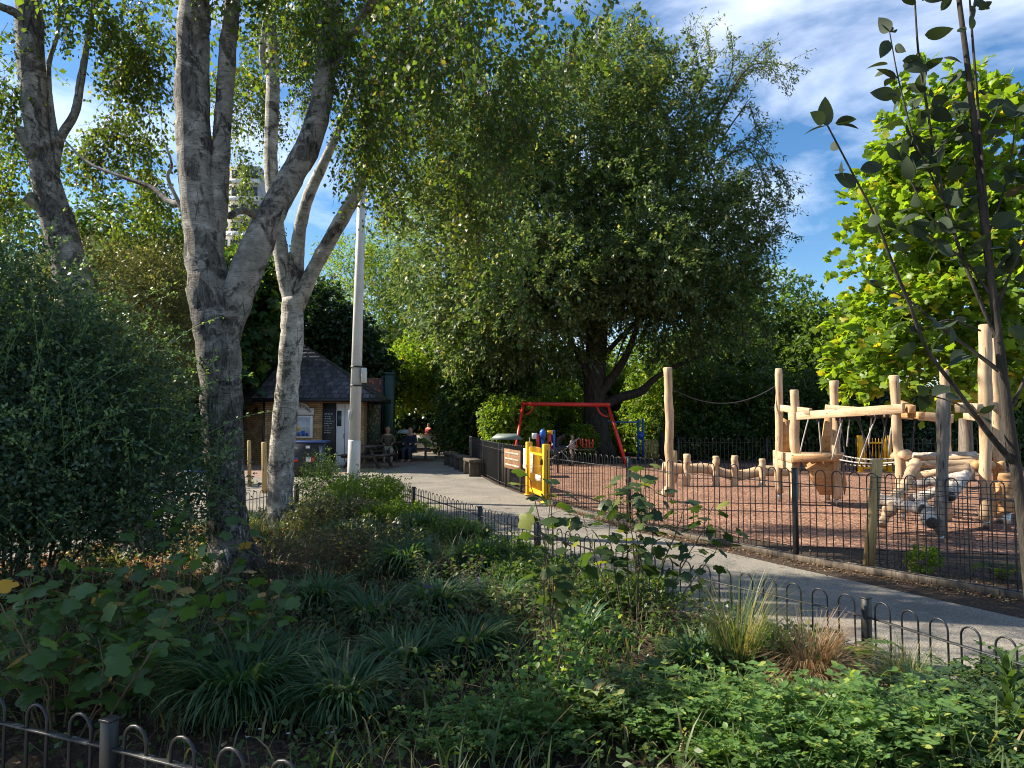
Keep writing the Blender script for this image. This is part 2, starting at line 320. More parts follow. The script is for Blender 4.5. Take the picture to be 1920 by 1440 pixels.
M['khaki'] = paint('khaki_trousers', (.40, .36, .29), .85); M['denim'] = paint('denim', (.03, .04, .07), .85); M['cream'] = paint('cream_top', (.55, .47, .38), .85); M['concrete'] = paint('concrete', (.42, .41, .39), .8)
# leaves
M['l_birch'] = leafmat('birch_leaf', (.060, .095, .018), (.115, .165, .028), (.22, .20, .03), .45, dead=.05)
M['l_birchdark'] = leafmat('birch_leaf_silhouette', (.045, .082, .018), (.090, .145, .028), (.20, .17, .035), .48, dead=.05)  # darker copy of the birch leaf: the near crown's silhouette put into the colour
M['l_cherry'] = leafmat('cherry_leaf', (.075, .115, .045), (.130, .178, .066), (.26, .24, .10), .40, .42, (2.0, 2.1, .9), dead=.08)
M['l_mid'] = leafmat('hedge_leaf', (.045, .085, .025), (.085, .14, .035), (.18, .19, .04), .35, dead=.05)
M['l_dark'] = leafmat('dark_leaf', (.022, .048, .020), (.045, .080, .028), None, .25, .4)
M['l_bright'] = leafmat('bright_leaf', (.10, .17, .022), (.17, .24, .035), (.30, .28, .04), .45, dead=.08)
M['l_sun'] = leafmat('sunny_leaf', (.065, .115, .030), (.115, .18, .045), (.20, .22, .05), .42, dead=.05)  # hedge leaf made brighter, with sunlight put into the colour
M['l_lime'] = leafmat('lime_leaf', (.13, .22, .025), (.20, .30, .035), (.38, .34, .04), .50, .42, (2.1, 2.0, .6), dead=.08)
M['l_holly'] = leafmat('bush_leaf', (.038, .076, .048), (.072, .120, .072), (.12, .17, .09), .34, .40, dead=.1)
M['l_tip'] = leafmat('tip_leaf', (.14, .22, .10), (.20, .28, .12), None, .35)
M['l_olive'] = leafmat('olive_leaf', (.075, .090, .050), (.13, .145, .075), (.20, .17, .09), .3, dead=.1)
M['l_fig'] = leafmat('fig_leaf', (.030, .075, .030), (.055, .12, .040), (.14, .22, .04), .35, .4, dead=.15)
M['l_currant'] = leafmat('currant_leaf', (.060, .120, .040), (.105, .18, .055), (.40, .25, .09), .40, .36, dead=.035)
M['l_young'] = leafmat('young_tree_leaf', (.022, .038, .020), (.040, .062, .028), (.09, .05, .03), .16, .75, dead=0)
M['l_blade'] = leafmat('strap_leaf', (.035, .085, .035), (.075, .145, .055), (.22, .24, .10), .30, .5, dead=.06)
M['l_grass'] = leafmat('thin_grass', (.06, .09, .035), (.11, .15, .055), (.26, .21, .10), .3, .5, dead=.2)
M['l_straw'] = leafmat('straw', (.26, .18, .10), (.40, .29, .17), (.22, .11, .05), .3, .6, (1.3, 1.2, .9), dead=.2)
M['l_low'] = leafmat('low_leaf', (.085, .165, .050), (.165, .275, .075), (.28, .33, .08), .40, .42, dead=.08)
M['l_litter'] = leafmat('litter_leaf', (.12, .07, .035), (.24, .14, .07), (.36, .25, .13), .12, .7, (1.2, 1.1, .8), dead=.2)
M['l_rust'] = leafmat('rust_leaf', (.34, .12, .035), (.46, .22, .08), (.55, .36, .18), .25, .6, (1.2, 1.1, .8), dead=.3)
M['l_pale'] = leafmat('pale_leaf', (.24, .30, .13), (.34, .38, .19), (.36, .28, .14), .3, .6, dead=.1)
M['petal'] = paint('petal', (.8, .8, .78), .6); M['violet'] = paint('violet_flower', (.10, .05, .22), .7)
# ---------------------------------------------------------------- ground, path, playground surface, bed
def st(o, label): o['kind'] = 'structure'; o['label'] = label; return o
g = MB().add([(-160, -60, 0), (160, -60, 0), (160, 260, 0), (-160, 260, 0)], [(0, 1, 2, 3)]); st(g.build('ground', M['soil']), 'dark bare soil')
PF = [Gp(881, 871), Gp(907, 892), Gp(937, 908), Gp(992, 928), Gp(1024, 943), Gp(1180, 987), Gp(1493, 1050), Gp(1920, 1125), np.array((7.6, 4.6, 0)), np.array((11.5, 2.2, 0))]   # foot of the playground fence
def sheet(name, pts, z, mat, label):
    b = MB().add([(p[0], p[1], z) for p in pts], [tuple(range(len(pts)))]); return st(b.build(name, mat), label)
edge = [(p[0]-.10, p[1]-.10) for p in PF]
edge[5] = (edge[5][0]-.05, edge[5][1]-.12); edge[6] = (edge[6][0]-.14, edge[6][1]-.30); edge[7] = (edge[7][0]-.35, edge[7][1]-.52)
path_pts = [(-30, -12), (14, -12), (14, .4)]+edge[::-1]+[(-1.9, 30), (-1.5, 38), (-4.6, 38), (-5.2, 31), (-12, 31), (-16, 24), (-30, 20)]
sheet('path', path_pts, .004, M['asphalt'], 'grey asphalt path curving to the kiosk')
sheet('patio', [(-4.4, 23.2), (-3.4, 27.5), (-2.9, 31), (-5.1, 30.9), (-10.4, 30.9), (-11.5, 21.6), (-7.5, 20.2), (-5.6, 20.6)], .008, mulw('paving', [(.35, (.16, .10, .08)), (.65, (.28, .20, .16))], ns=5, bump=.3), 'reddish paving around the kiosk')
sheet('playground_surface', [(-1.2, 26), (-.1, 19.6), (.75, 15), (1.3, 13.4), (2.3, 11), (3.6, 9.2), (5.2, 8.7), (8, 8.3), (24, 7.6), (26, 26), (10, 27)], .008, M['rubber'], 'reddish brown rubber surface of the playground')
BED = [(-7.4, 4.9), (-5.62, 7.7), (-4.95, 9.6), (-4.30, 11.7), (-3.92, 13.3), (-3.42, 14.5), (-2.72, 15.3), (-1.79, 12.7), (-.48, 9.8), (1.11, 6.5), (2.3, 4.76), (2.78, 3.6), (3.05, 2.2), (2.6, 1.35), (1.0, 1.86), (-.48, 2.45), (-1.59, 2.93), (-2.2, 3.17), (-4.5, 4.1)]
BA = np.array(BED)
def edge_dist(x, y):
    """signed distance to the bed's edge, positive inside"""
    x = np.atleast_1d(x).astype(float); y = np.atleast_1d(y).astype(float); a = BA; b = np.roll(BA, -1, 0); ins = np.zeros(len(x), bool); d = np.full(len(x), 1e9)
    for (x0, y0), (x1, y1) in zip(a, b):
        t = np.clip(((x-x0)*(x1-x0)+(y-y0)*(y1-y0))/((x1-x0)**2+(y1-y0)**2), 0, 1); d = np.minimum(d, np.hypot(x-x0-t*(x1-x0), y-y0-t*(y1-y0)))
        c = ((y0 > y) != (y1 > y)) & (x < (x1-x0)*(y-y0)/(y1-y0+1e-12)+x0); ins ^= c
    return np.where(ins, d, -d)
def zb(x, y):
    x = np.atleast_1d(x); y = np.atleast_1d(y); e = np.clip(edge_dist(x, y)/.6, 0, 1)
    return .012+e*(.07+.045*np.sin(x*2.1+1)*np.sin(y*1.7)+.025*np.sin(x*6+y*3)+.02*np.sin(y*8-x*5))
nx, ny = 260, 330; gx, gy = np.meshgrid(np.linspace(-7.6, 3.3, nx), np.linspace(1.2, 15.5, ny)); fx, fy = gx.ravel(), gy.ravel()
zz = zb(fx, fy)+.012*rng.standard_normal(len(fx))*(edge_dist(fx, fy) > .1); ok = (edge_dist(fx, fy) > 0).reshape(ny, nx)
idx = np.arange(nx*ny).reshape(ny, nx); q = ok[:-1, :-1] & ok[1:, :-1] & ok[:-1, 1:] & ok[1:, 1:]
f = np.stack([idx[:-1, :-1][q], idx[:-1, 1:][q], idx[1:, 1:][q], idx[1:, :-1][q]], 1)
b = MB().add(np.stack([fx, fy, zz], 1), f); b.add([(p[0], p[1], .009) for p in BED], [tuple(range(len(BED)))]); st(b.build('planting_bed', M['soil'], smooth=True), 'dark mulched soil of the planting bed')
# ---------------------------------------------------------------- hoop top fences
def hoop_fence(name, label, pts, posts, H, zr, pitch=.2, w=.115, r=.006, zlow=.07, post=.05, board=None, group='black hoop topped fences'):
    """pts: the fence line; posts: distances along it (m) where posts stand"""
    p = np.array([(a[0], a[1]) for a in pts]); seg = np.hypot(*np.diff(p, axis=0).T); cum = np.concatenate([[0], np.cumsum(seg)])
    at = lambda s: np.array([np.interp(s, cum, p[:, 0]), np.interp(s, cum, p[:, 1])])
    root = thing(name, label, 'fence', (p[0][0], p[0][1], 0), 0, group); org = np.array((p[0][0], p[0][1], 0))
    Q = lambda s, z: np.array((*at(s), z))
    for s in posts:
        d = at(min(s+.05, cum[-1]))-at(max(s-.05, 0)); b = MB().box(Q(s, (H+.0)/2)-org, (post, post, H), math.atan2(d[1], d[0]), bev=.003); b.box(Q(s, H+.004)-org, (post+.008, post+.008, .010), math.atan2(d[1], d[0]), bev=.002)
        b.build('post', M['black'], root)
    for s0, s1 in zip(posts[:-1], posts[1:]):
        hb = MB(); rb = MB(); n = max(1, int(round((s1-s0-.06)/pitch))); pt = (s1-s0-.06)/n
        brk = [s0+.03]+[c for c in cum if s0+.05 < c < s1-.05]+[s1-.03]
        for a, c in zip(brk[:-1], brk[1:]):
            for z in (zr, zlow): rb.beam(Q(a, z)-org, Q(c, z)-org, .030, .009, .002)
        for i in range(n):
            c = s0+.03+pt*(i+.5); j = rng.standard_normal(2)*.0025; hh = H-w/2; arc = [Q(c-w/2, .0)]+[Q(c-w/2+j[0], hh*.6), Q(c-w/2+j[0], hh)]
            arc += [Q(c-math.cos(t)*w/2+j[0], hh+math.sin(t)*w/2) for t in np.linspace(.3, pi-.3, 7)]+[Q(c+w/2+j[0], hh), Q(c+w/2+j[0], hh*.6), Q(c+w/2, 0)]
            hb.tube(np.array(arc)-org, r, 6, False)
        hb.build('hoop_bars', M['black'], root, smooth=True); rb.build('rail', M['rail'], root)
    return root
def dists(pts, where):
    """distance along the line pts of the points nearest to each of where"""
    p = np.array([(a[0], a[1]) for a in pts]); seg = np.hypot(*np.diff(p, axis=0).T); cum = np.concatenate([[0], np.cumsum(seg)]); out = []
    for w in where:
        best = min(((np.hypot(*(p[i]+(p[i+1]-p[i])*t-np.array(w[:2]))), cum[i]+seg[i]*t) for i in range(len(p)-1) for t in np.linspace(0, 1, 101))); out.append(best[1])
    return out
lf = [(-7.3, 4.6), (-5.72, 7.7), (-5.05, 9.6), (-4.38, 11.7), (-4.0, 13.35), (-3.5, 14.6), (-2.70, 15.38)]
hoop_fence('hoop_fence', 'low black hoop topped fence behind the birch trunks along the left side of the bed', lf, dists(lf, [lf[0], (-5.68, 7.75), (-4.75, 10.5), (-4.0, 13.3), lf[-1]]), .42, .30)
rf = [(-2.66, 15.36), (-1.75, 12.75), (-.44, 9.85), (1.16, 6.52), (2.36, 4.80), (2.84, 3.6), (3.12, 2.2), (2.62, 1.30)]
hoop_fence('hoop_fence', 'low black hoop topped fence between the planting bed and the sunlit path', rf, dists(rf, [rf[0], rf[1], rf[2], (.30, 8.3), rf[3], rf[4], (3.1, 2.3), rf[7]]), .42, .30)
nf = [(-7.3, 4.6+.6), (-4.52, 4.04), (-2.2, 3.11), (-1.59, 2.87), (-.48, 2.40), (1.0, 1.80), (2.6, 1.28)]
hoop_fence('hoop_fence', 'low black hoop topped fence nearest the camera in front of the currant bush', nf, dists(nf, [nf[0], nf[1], nf[3], (.9, 1.84), nf[6]]), .42, .315, .25, .12, .0075)
pf1 = PF[:4]; hoop_fence('playground_fence', 'tall black hoop topped fence running from the yellow gate away to the wooden benches', pf1, [0]+dists(pf1, [PF[1], PF[2]])+dists(pf1, [PF[3]]), 1.05, .88, .17, .09, .007)
pf2 = PF[4:]; hoop_fence('playground_fence', 'tall black hoop topped fence between the path and the wooden climbing frame', pf2, [0]+dists(pf2, [PF[5], PF[6], (5.0, 6.1), PF[8], PF[9]]), 1.05, .88)
# the timber edging under the playground fence
eb = MB()
for a, c in zip(PF[4:-1], PF[5:]): eb.beam(a+(-.03, -.05, .035), c+(-.03, -.05, .035), .04, .07, .004)
tag(eb.build('timber_edging', M['oldwood']), 'weathered timber edging along the foot of the playground fence', 'edging')
bk = [(5.5, 23.5), (11.0, 22.6)]; bk2 = [(12.1, 22.5), (24, 21)]
hoop_fence('playground_fence', 'far black hoop topped fence in shade left of the distant yellow gate', bk, [0, 2.8, 5.5], 1.05, .9, .25, .12, .010)
hoop_fence('playground_fence', 'far black hoop topped fence in shade right of the distant yellow gate', bk2, [0, 4, 8, 11.8], 1.05, .9, .25, .12, .010)
# ---------------------------------------------------------------- yellow gates
def gate(label, a, c, H=1.02, ph=1.15):
    a = np.array((a[0], a[1], 0.)); c = np.array((c[0], c[1], 0.)); d = c-a; L = np.hypot(d[0], d[1]); rz = math.atan2(d[1], d[0])
    r = thing('playground_gate', label, 'gate', a, rz, 'yellow playground gates')
    for x in (0, L):
        MB().box((x, 0, ph/2), (.13, .13, ph), bev=.008).box((x, 0, .012), (.2, .2, .016)).build('post', M['yellow'], r)
    f = MB()
    for z in (.14, H-.10): f.box((L/2, 0, z), (L-.22, .045, .10 if z < .5 else .05), bev=.004)
    for x in (.13, L-.13): f.box((x, 0, H/2+.05), (.06, .05, H-.06), bev=.004)
    f.build('gate_frame', M['yellow'], r)
    b = MB(); n = int((L-.3)/.10)
    for i in range(n):
        x = .2+(L-.4)*i/(n-1); b.tube([(x, 0, .16), (x, 0, H+.02), (x, 0, H+.05)], [.010, .010, .004], 6)
    b.build('bars', M['yellow'], r); MB().box((L-.02, -.09, .8), (.03, .05, .12), bev=.01).build('latch', M['black'], r); return r, L
g1, L1 = gate('bright yellow metal gate with a white notice between two lengths of black fence', PF[3], PF[4])
MB().box((.45, -.045, .72), (.2, .006, .42)).build('notice', M['paper'], g1); sg = MB()
for k in range(5): sg.box((.45, -.050, .84-.06*k), (.12, .003, .02))
sg.build('notice_print', M['red'], g1); MB().box((L1*.68, -.045, .45), (.42, .004, .12)).build('notice', M['paper'], g1)
gate('small yellow metal gate far behind the climbing frame in front of the dark hedge', (10.95, 22.4), (11.85, 22.4))
# boards and signs on the fence left of the gate
def onfence(a, c, t, off): p = a+(c-a)*t; d = unit(c-a); n = np.array((-d[1], d[0], 0)); n = n if n[0] > 0 else -n; return p+n*off, math.atan2(d[1], d[0])
bd = thing('board_fence', 'dark vertical boarding standing behind the black fence left of the yellow gate', 'fence', PF[0])
pb = MB(); rb = MB()
for A, C, t1 in ((PF[0], PF[1], 1), (PF[1], PF[2], 1), (PF[2], PF[3], .25)):
    d = (C-A)*t1; n = max(2, int(np.linalg.norm(d)/.13)); nrm = unit(np.array((-d[1], d[0], 0))); nrm = nrm if nrm[0] > 0 else -nrm
    for i in range(n):
        c0 = A+d*(i+.5)/n+nrm*.10-PF[0]; pb.box(c0+(0, 0, .47), (np.linalg.norm(d)/n*.93, .018, .90+.02*rng.random()), math.atan2(d[1], d[0])+rng.normal()*.03)
    for z in (.2, .75): rb.beam(A+nrm*.14-PF[0]+(0, 0, z), A+d+nrm*.14-PF[0]+(0, 0, z), .04, .07)
pb.build('boards', M['oldwood'], bd); rb.build('batten', M['oldwood'], bd)
p, a = onfence(PF[2], PF[3], .52, -.035); s = thing('brown_sign', 'brown carved wooden sign board tied to the fence beside the yellow gate', 'sign', (p[0], p[1], 0), a)
MB().box((0, 0, .70), (1.5, .03, .46), bev=.006).build('board', M['brown_board'], s); lt = MB()
for k in range(3):
    x = -.62
    while x < .58: w = .03+.07*rng.random(); lt.box((x+w/2, -.017, .84-.14*k), (w, .006, .045)); x += w+.03
lt.build('carved_lines', M['cream'], s); MB().box((-.7, .02, .45), (.05, .05, .9)).build('post', M['oldwood'], s); MB().box((.7, .02, .45), (.05, .05, .9)).build('post', M['oldwood'], s)
p, a = onfence(PF[2], PF[3], .93, -.04); tag(MB().box((0, 0, 0), (.22, .008, .44), bev=.002).box((0, -.006, .1), (.15, .004, .05)).build('notice_board', M['paper'], loc=(p[0], p[1], .78)), 'narrow white notice on the black fence just left of the yellow gate', 'notice').rotation_euler[2] = a
# ---------------------------------------------------------------- kiosk
KW = [(-9.05, 26), (-5.42, 26), (-5.75, 28.2), (-6.6, 29.6), (-9.4, 29.8), (-10.5, 29.0), (-10.25, 27.1)]
KE = [(-9.35, 25.45), (-4.85, 25.45), (-4.9, 28.6), (-6.3, 30.2), (-9.7, 30.4), (-11.1, 29.3), (-10.75, 26.8)]
AP = np.array((-8.45, 28.0, 4.75)); ZE = 2.42
kr = thing('kiosk', 'small brick refreshment kiosk with a dark slate pyramid roof behind the birch trunks', 'kiosk', (-8, 26, 0)); ko = np.array((-8, 26, 0.))
wb = MB(); uvs = []; n = len(KW); V = []; Fq = []; acc = 0; uvm = {}
for i in range(n):
    a, c = np.array(KW[i]), np.array(KW[(i+1) % n]); L = np.hypot(*(c-a)); k = len(V)
    for q_, (pt_, z, u) in enumerate(((a, 0, acc), (c, 0, acc+L), (c, ZE, acc+L), (a, ZE, acc))): V.append((pt_[0]-ko[0], pt_[1]-ko[1], z)); uvs.append((u, z))
    Fq.append((k, k+1, k+2, k+3)); acc += L
wb.add(V, Fq); wo = wb.build('brick_wall', M['brick'], kr); l = wo.data.uv_layers.new(name='UVMap')
for lp in wo.data.loops: l.data[lp.index].uv = uvs[lp.vertex_index]
tl = MB(); ba = MB(); n = len(KE)
for i in range(n):
    a = np.array((*KE[i], ZE)); c = np.array((*KE[(i+1) % n], ZE)); ba.add(np.array([a, c, AP])-ko, [(0, 1, 2)]); nr = unit(np.cross(c-a, AP-a)); rows = 15
    for r in range(rows):
        t0, t1 = r/rows, (r+1.25)/rows; l0, r0 = a+(AP-a)*t0, c+(AP-c)*t0; l1, r1 = a+(AP-a)*min(t1, 1), c+(AP-c)*min(t1, 1); Wd = np.linalg.norm(r0-l0); m_ = max(1, int(Wd/.26))
        eds = np.clip((np.arange(m_+1)+(.5 if r % 2 else 0))/m_, 0, 1); eds[0] = 0; w1 = max(np.linalg.norm(r1-l1), 1e-3); d = unit(c-a)
        for j in range(m_):
            u0, u1 = eds[j]*Wd+.014, eds[j+1]*Wd-.014
            if u1-u0 < .02: continue
            off = np.dot(l1-l0, d); q0 = l0+d*u0; q1 = l0+d*u1; up = (l1-l0)-d*off; v0 = min(max(u0-off, 0), w1); v1 = min(max(u1-off, 0), w1); lift = nr*(.045+.016*rng.random())
            tl.add(np.array([q0+lift, q1+lift, l1+d*v1+nr*.008, l1+d*v0+nr*.008, q0+nr*.004, q1+nr*.004])-ko, [(0, 1, 2, 3), (4, 5, 1, 0)])
ro = ba.build('roof', M['dark'], kr); ti = tl.build('slates', M['slate'], ro)
fb = MB()
for i in range(n): fb.beam(np.array((*KE[i], ZE-.06))-ko, np.array((*KE[(i+1) % n], ZE-.06))-ko, .05, .14)
fb.add([(p[0]-ko[0], p[1]-ko[1], ZE-.02) for p in KE], [tuple(range(n))[::-1]]); fb.build('eaves', M['dark'], kr)
kb = lambda x0, x1, z0, z1, y, t, **k: MB().box(((x0+x1)/2-ko[0], y-ko[1], (z0+z1)/2), (x1-x0, t, z1-z0), **k)
ht = kb(-8.62, -7.27, .98, 1.80, 25.95, .12, bev=.01).build('serving_hatch', M['white'], kr); kb(-8.54, -7.36, 1.05, 1.74, 25.885, .02).build('hatch_glass', paint('hatch_glass', (.50, .53, .55), .15), ht)
ps = MB()
for x, z, w_, h_ in ((-7.9, 1.15, .12, .16), (-7.75, 1.13, .1, .12), (-7.6, 1.16, .12, .18), (-7.46, 1.12, .1, .12)): ps.box((x-ko[0], 25.87-ko[1], z), (w_, .01, h_))
ps.build('menu_cards', M['blue'], ht); MB().box((-7.92-ko[0], 25.865-ko[1], 1.42), (.2, .01, .2), ry=.4).box((-7.8-ko[0], 25.862-ko[1], 1.34), (.14, .01, .12)).build('sticker', M['yellow'], ht)
sp = [(-8.66, 1.83), (-7.23, 1.83), (-7.23, 2.08)]+[(-7.945+.52*math.cos(t)*1.0, 2.08+.24*math.sin(t)) for t in np.linspace(.0, pi, 14)]+[(-8.66, 2.08)]
nn = len(sp); sb = MB().add([(x-ko[0], 25.90-ko[1], z) for x, z in sp]+[(x-ko[0], 25.96-ko[1], z) for x, z in sp], [tuple(range(nn)), tuple(range(nn, 2*nn))[::-1]]+[(i, i+nn, (i+1) % nn+nn, (i+1) % nn) for i in range(nn)])
arch = sb.build('arched_sign', M['white'], kr)
def glyphs(name, items, mat, parent):
    """letters (char, x, y, z, size, tilt) standing upright, facing the camera, as one mesh"""
    out = MB()
    for ch, x, y, z, s_, t_ in items:
        c = bpy.data.curves.new('t', 'FONT'); c.body = ch; c.size = s_; c.align_x = 'CENTER'; c.extrude = .006; o = bpy.data.objects.new('t', c); COL.objects.link(o)
        bpy.context.view_layer.update(); me = o.evaluated_get(bpy.context.evaluated_depsgraph_get()).to_mesh()
        v = np.array([tuple(q.co) for q in me.vertices]); fs = [tuple(p.vertices) for p in me.polygons]
        X = v[:, 0]*cos(t_)-v[:, 1]*sin(t_); Z = v[:, 0]*sin(t_)+v[:, 1]*cos(t_)
        if len(v): out.add(np.stack([x+X, y-v[:, 2], z+Z], 1), fs)
        bpy.data.objects.remove(o)
    return out.build(name, mat, parent)
it = []
for i, ch in enumerate('Street'):
    t = R(84)-R(13.5)*i; it.append((ch, -7.90+.50*math.cos(t)-ko[0], 25.893-ko[1], 1.92+.26*math.sin(t)-.06, .20, t-pi/2))
it.append(('e', -7.83-ko[0], 25.893-ko[1], 1.85, .16, 0)); glyphs('sign_lettering', it, M['dark'], arch)
board = kb(-6.92, -6.44, .08, 2.26, 25.96, .07, bev=.008).build('menu_board', M['dark'], kr)
ch_ = MB()
for k, z in enumerate(np.arange(1.86, 1.16, -.085)):
    x = -6.84
    while x < -6.56-.05*(k % 3):
        w_ = .03+.05*rng.random(); pts = [(x+w_*t-ko[0], 25.915-ko[1], z+.018*math.sin(t*9+k)) for t in np.linspace(0, 1, 6)]; ch_.tube(pts, .006 if k else .010, 4); x += w_+.022
ch_.build('chalk_writing', M['paper'], board)
dr = kb(-6.41, -5.86, .06, 2.24, 25.95, .09, bev=.01).build('door', M['white'], kr); kb(-6.38, -6.22, 1.42, 1.98, 25.90, .02).build('door_window', M['glass'], dr)
kb(-6.10, -6.085, .1, 2.2, 25.90, .012).build('door_trim', M['dark'], dr); MB().tube([(-6.13-ko[0], 25.88-ko[1], .98), (-6.13-ko[0], 25.85-ko[1], 1.02), (-6.13-ko[0], 25.88-ko[1], 1.14)], .012, 6).build('handle', M['steel'], dr)
kb(-5.84, -5.74, .06, 2.26, 25.95, .10).build('door_frame', M['white'], kr); kb(-6.5, -5.7, 0, .06, 25.8, .4).build('step', M['concrete'], kr)
MB().tube([(-9.07-ko[0], 25.93-ko[1], 0), (-9.07-ko[0], 25.93-ko[1], 2.3)], .035, 8).build('drainpipe', M['dark'], kr)
# cabinet in front of the hatch
cb = thing('drinks_cabinet', 'black drinks cabinet with blue top and coloured stickers in front of the kiosk hatch', 'cabinet', (-5.95, 20.7, 0))
MB().box((0, 0, .49), (1.2, .6, .98), bev=.02).build('body', M['dark'], cb); MB().box((0, -.02, 1.0), (1.24, .66, .06), bev=.02).build('top', M['navy_top'], cb)
for x, z, w_, h_, mt in ((-.28, .50, .2, .13, 'red'), (-.28, .54, .18, .05, 'blue'), (.12, .50, .14, .14, 'paper'), (.25, .50, .1, .13, 'red'), (-.26, .84, .16, .07, 'lrope'), (.1, .86, .12, .08, 'paper'), (.1, .18, .14, .04, 'paper')):
    MB().box((x, -.306-(.004 if mt == 'blue' else 0), z), (w_, .006, h_)).build('sticker', M[mt], cb)
MB().box((.5, -.1, .45), (.14, .5, .9)).build('side_panel', M['glass'], cb)
# mural wall and green column
mw = thing('mural_wall', 'wall panel painted with orange and cream leaf shapes right of the kiosk door', 'mural', (-5.8, 29.6, 0))
def mural():
    m = Mat('mural'); v = m.coord(); z = m.n('ShaderNodeSeparateXYZ'); m.l(v, z.inputs[0]); base = m.ramp(z.outputs[2], [(.0, (.30, .30, .24)), (.5, (.42, .38, .30)), (1., (.5, .3, .2))])
    hi = m.n('ShaderNodeMath', operation='GREATER_THAN'); hi.inputs[1].default_value = 2.45; m.l(z.outputs[2], hi.inputs[0])
    pat = m.ramp(m.vor(m.coord(scale=(1, 1, .6)), 11), [(.30, 0.), (.42, 1.)]); c = m.mix(pat, m.mix(hi.outputs[0], base, (.52, .13, .04)), m.mix(hi.outputs[0], (.10, .14, .09), (.10, .06, .05))); m.col(c); m.rough(.8); return m.m
MB().box((0, 0, 1.7), (.72, .10, 3.4)).build('painted_panel', mural(), mw); MB().box((.42, -.02, 1.75), (.12, .16, 3.5)).build('frame', M['dark'], mw)
tag(MB().box((0, 0, 1.78), (.38, .34, 3.56), bev=.02).box((0, 0, 3.58), (.46, .42, .08), bev=.01).box((0, 0, .1), (.46, .42, .2), bev=.01).build('green_column', M['green'], loc=(-5.08, 29.5, 0)), 'dark green painted square column at the right end of the leaf mural', 'column')
# ---------------------------------------------------------------- lamp post
lx = -3.18; ly = 14.3; lp = thing('lamp_post', 'tall pale grey lamp post with a small box rising beside the birches', 'lamp post', (lx, ly, 0))
top = np.array((.115, .1, 8.2)); MB().tube([(0, 0, 0), (.012, 0, 1.2), (.013, 0, 1.22)], [.128, .124, .118], 20).tube([(.013, 0, 1.22), top*.5+(.006, 0, .6), top], [.116, .094, .07], 20).build('pole', M['pole'], lp, smooth=True)
hd = MB().tube([top, top+(.1, -.3, .25), top+(.2, -.9, .3)], [.04, .035, .03], 10).build('arm', M['pole'], lp, smooth=True); MB().box(top+(.24, -1.2, .30), (.28, .7, .12), bev=.04).build('lamp_head', M['pole'], lp)
bx = MB().box((.20, -.05, 2.52), (.10, .12, .30), bev=.012).build('control_box', M['pole'], lp); MB().tube([(.035, 0, 2.30), (.035, 0, 2.33)], .128, 20).tube([(.04, 0, 2.68), (.04, 0, 2.71)], .126, 20).build('strap', M['black'], lp)
MB().box((-.06, -.115, 1.72), (.05, .02, .20), bev=.004).build('access_door', M['pole'], lp)
# ---------------------------------------------------------------- picnic tables, bins, benches
def picnic(label, loc, rz):
    t = thing('picnic_table', label, 'picnic table', loc, rz, 'dark wooden picnic tables beside the kiosk')
    b = MB()
    for i in range(5): b.box((0, -.3+.15*i, .74), (1.6, .14, .04), bev=.005)
    b.build('table_top', M['oldwood'], t)
    for y in (-.68, .68): MB().box((0, y-.07, .45), (1.6, .13, .04)).box((0, y+.07, .45), (1.6, .13, .04)).build('seat', M['oldwood'], t)
    for x in (-.6, .6):
        for s_ in (-1, 1): MB().beam((x, .25*s_, .72), (x, .62*s_, 0), .08, .09).build('leg', M['oldwood'], t)
    MB().box((-.6, 0, .4), (.05, 1.5, .09)).box((.6, 0, .4), (.05, 1.5, .09)).build('crossbar', M['oldwood'], t); return t
picnic('dark wooden picnic table beneath the leaf mural', (-5.6, 28.2, 0), 0); picnic('dark wooden picnic table before the dark litter bin where the man in navy sits', (-4.15, 29.2, 0), R(8)); picnic('dark wooden picnic table right behind the lamp post', (-4.95, 24.6, 0), R(80))
def bin_(label, loc, lid, w=.55, h=1.15):
    t = thing('litter_bin', label, 'litter bin', loc); MB().box((0, 0, h*.38), (w, w, h*.76), bev=.03).build('body', M['dark'], t)
    MB().box((-w*.44, 0, h*.84), (.04, w*.9, h*.2)).box((w*.44, 0, h*.84), (.04, w*.9, h*.2)).build('lid_support', M['dark'], t)
    v = [(-w*.62, -w*.6, 0), (w*.62, -w*.6, 0), (w*.62, w*.6, 0), (-w*.62, w*.6, 0), (-w*.36, -w*.3, .16), (w*.36, -w*.3, .16), (w*.36, w*.3, .16), (-w*.36, w*.3, .16)]
    MB().add(np.array(v)+(0, 0, h*.94), [(3, 2, 1, 0), (4, 5, 6, 7), (0, 1, 5, 4), (1, 2, 6, 5), (2, 3, 7, 6), (3, 0, 4, 7)]).build('lid', lid, t); return t
bin_('black litter bin with a pale sloping lid between the two seated men', (-4.55, 30.3, 0), paint('pale_lid', (.45, .5, .5), .3)); bin_('large dark litter bin with grey green sloping lid behind the boarded fence', (-.16, 20.8, 0), paint('greenish_lid', (.16, .20, .17), .5), .78, 1.14)
def bench(label, loc, rz, L=1.3):
    t = thing('sleeper_bench', label, 'bench', loc, rz, 'low wooden benches along the far fence'); MB().box((0, 0, .45), (.38, L, .09), bev=.012).build('seat', M['oldwood'], t)
    for y in (-L/2+.12, L/2-.12): MB().box((0, y, .2), (.34, .10, .405), bev=.01).build('leg', M['oldwood'], t)
bench('low wooden sleeper bench nearest the yellow gate', (-1.18, 21.1, 0), R(12)); bench('low wooden sleeper bench second from the yellow gate', (-1.62, 23.1, 0), R(14)); bench('low wooden sleeper bench farthest along the fence', (-2.15, 25.3, 0), R(16))
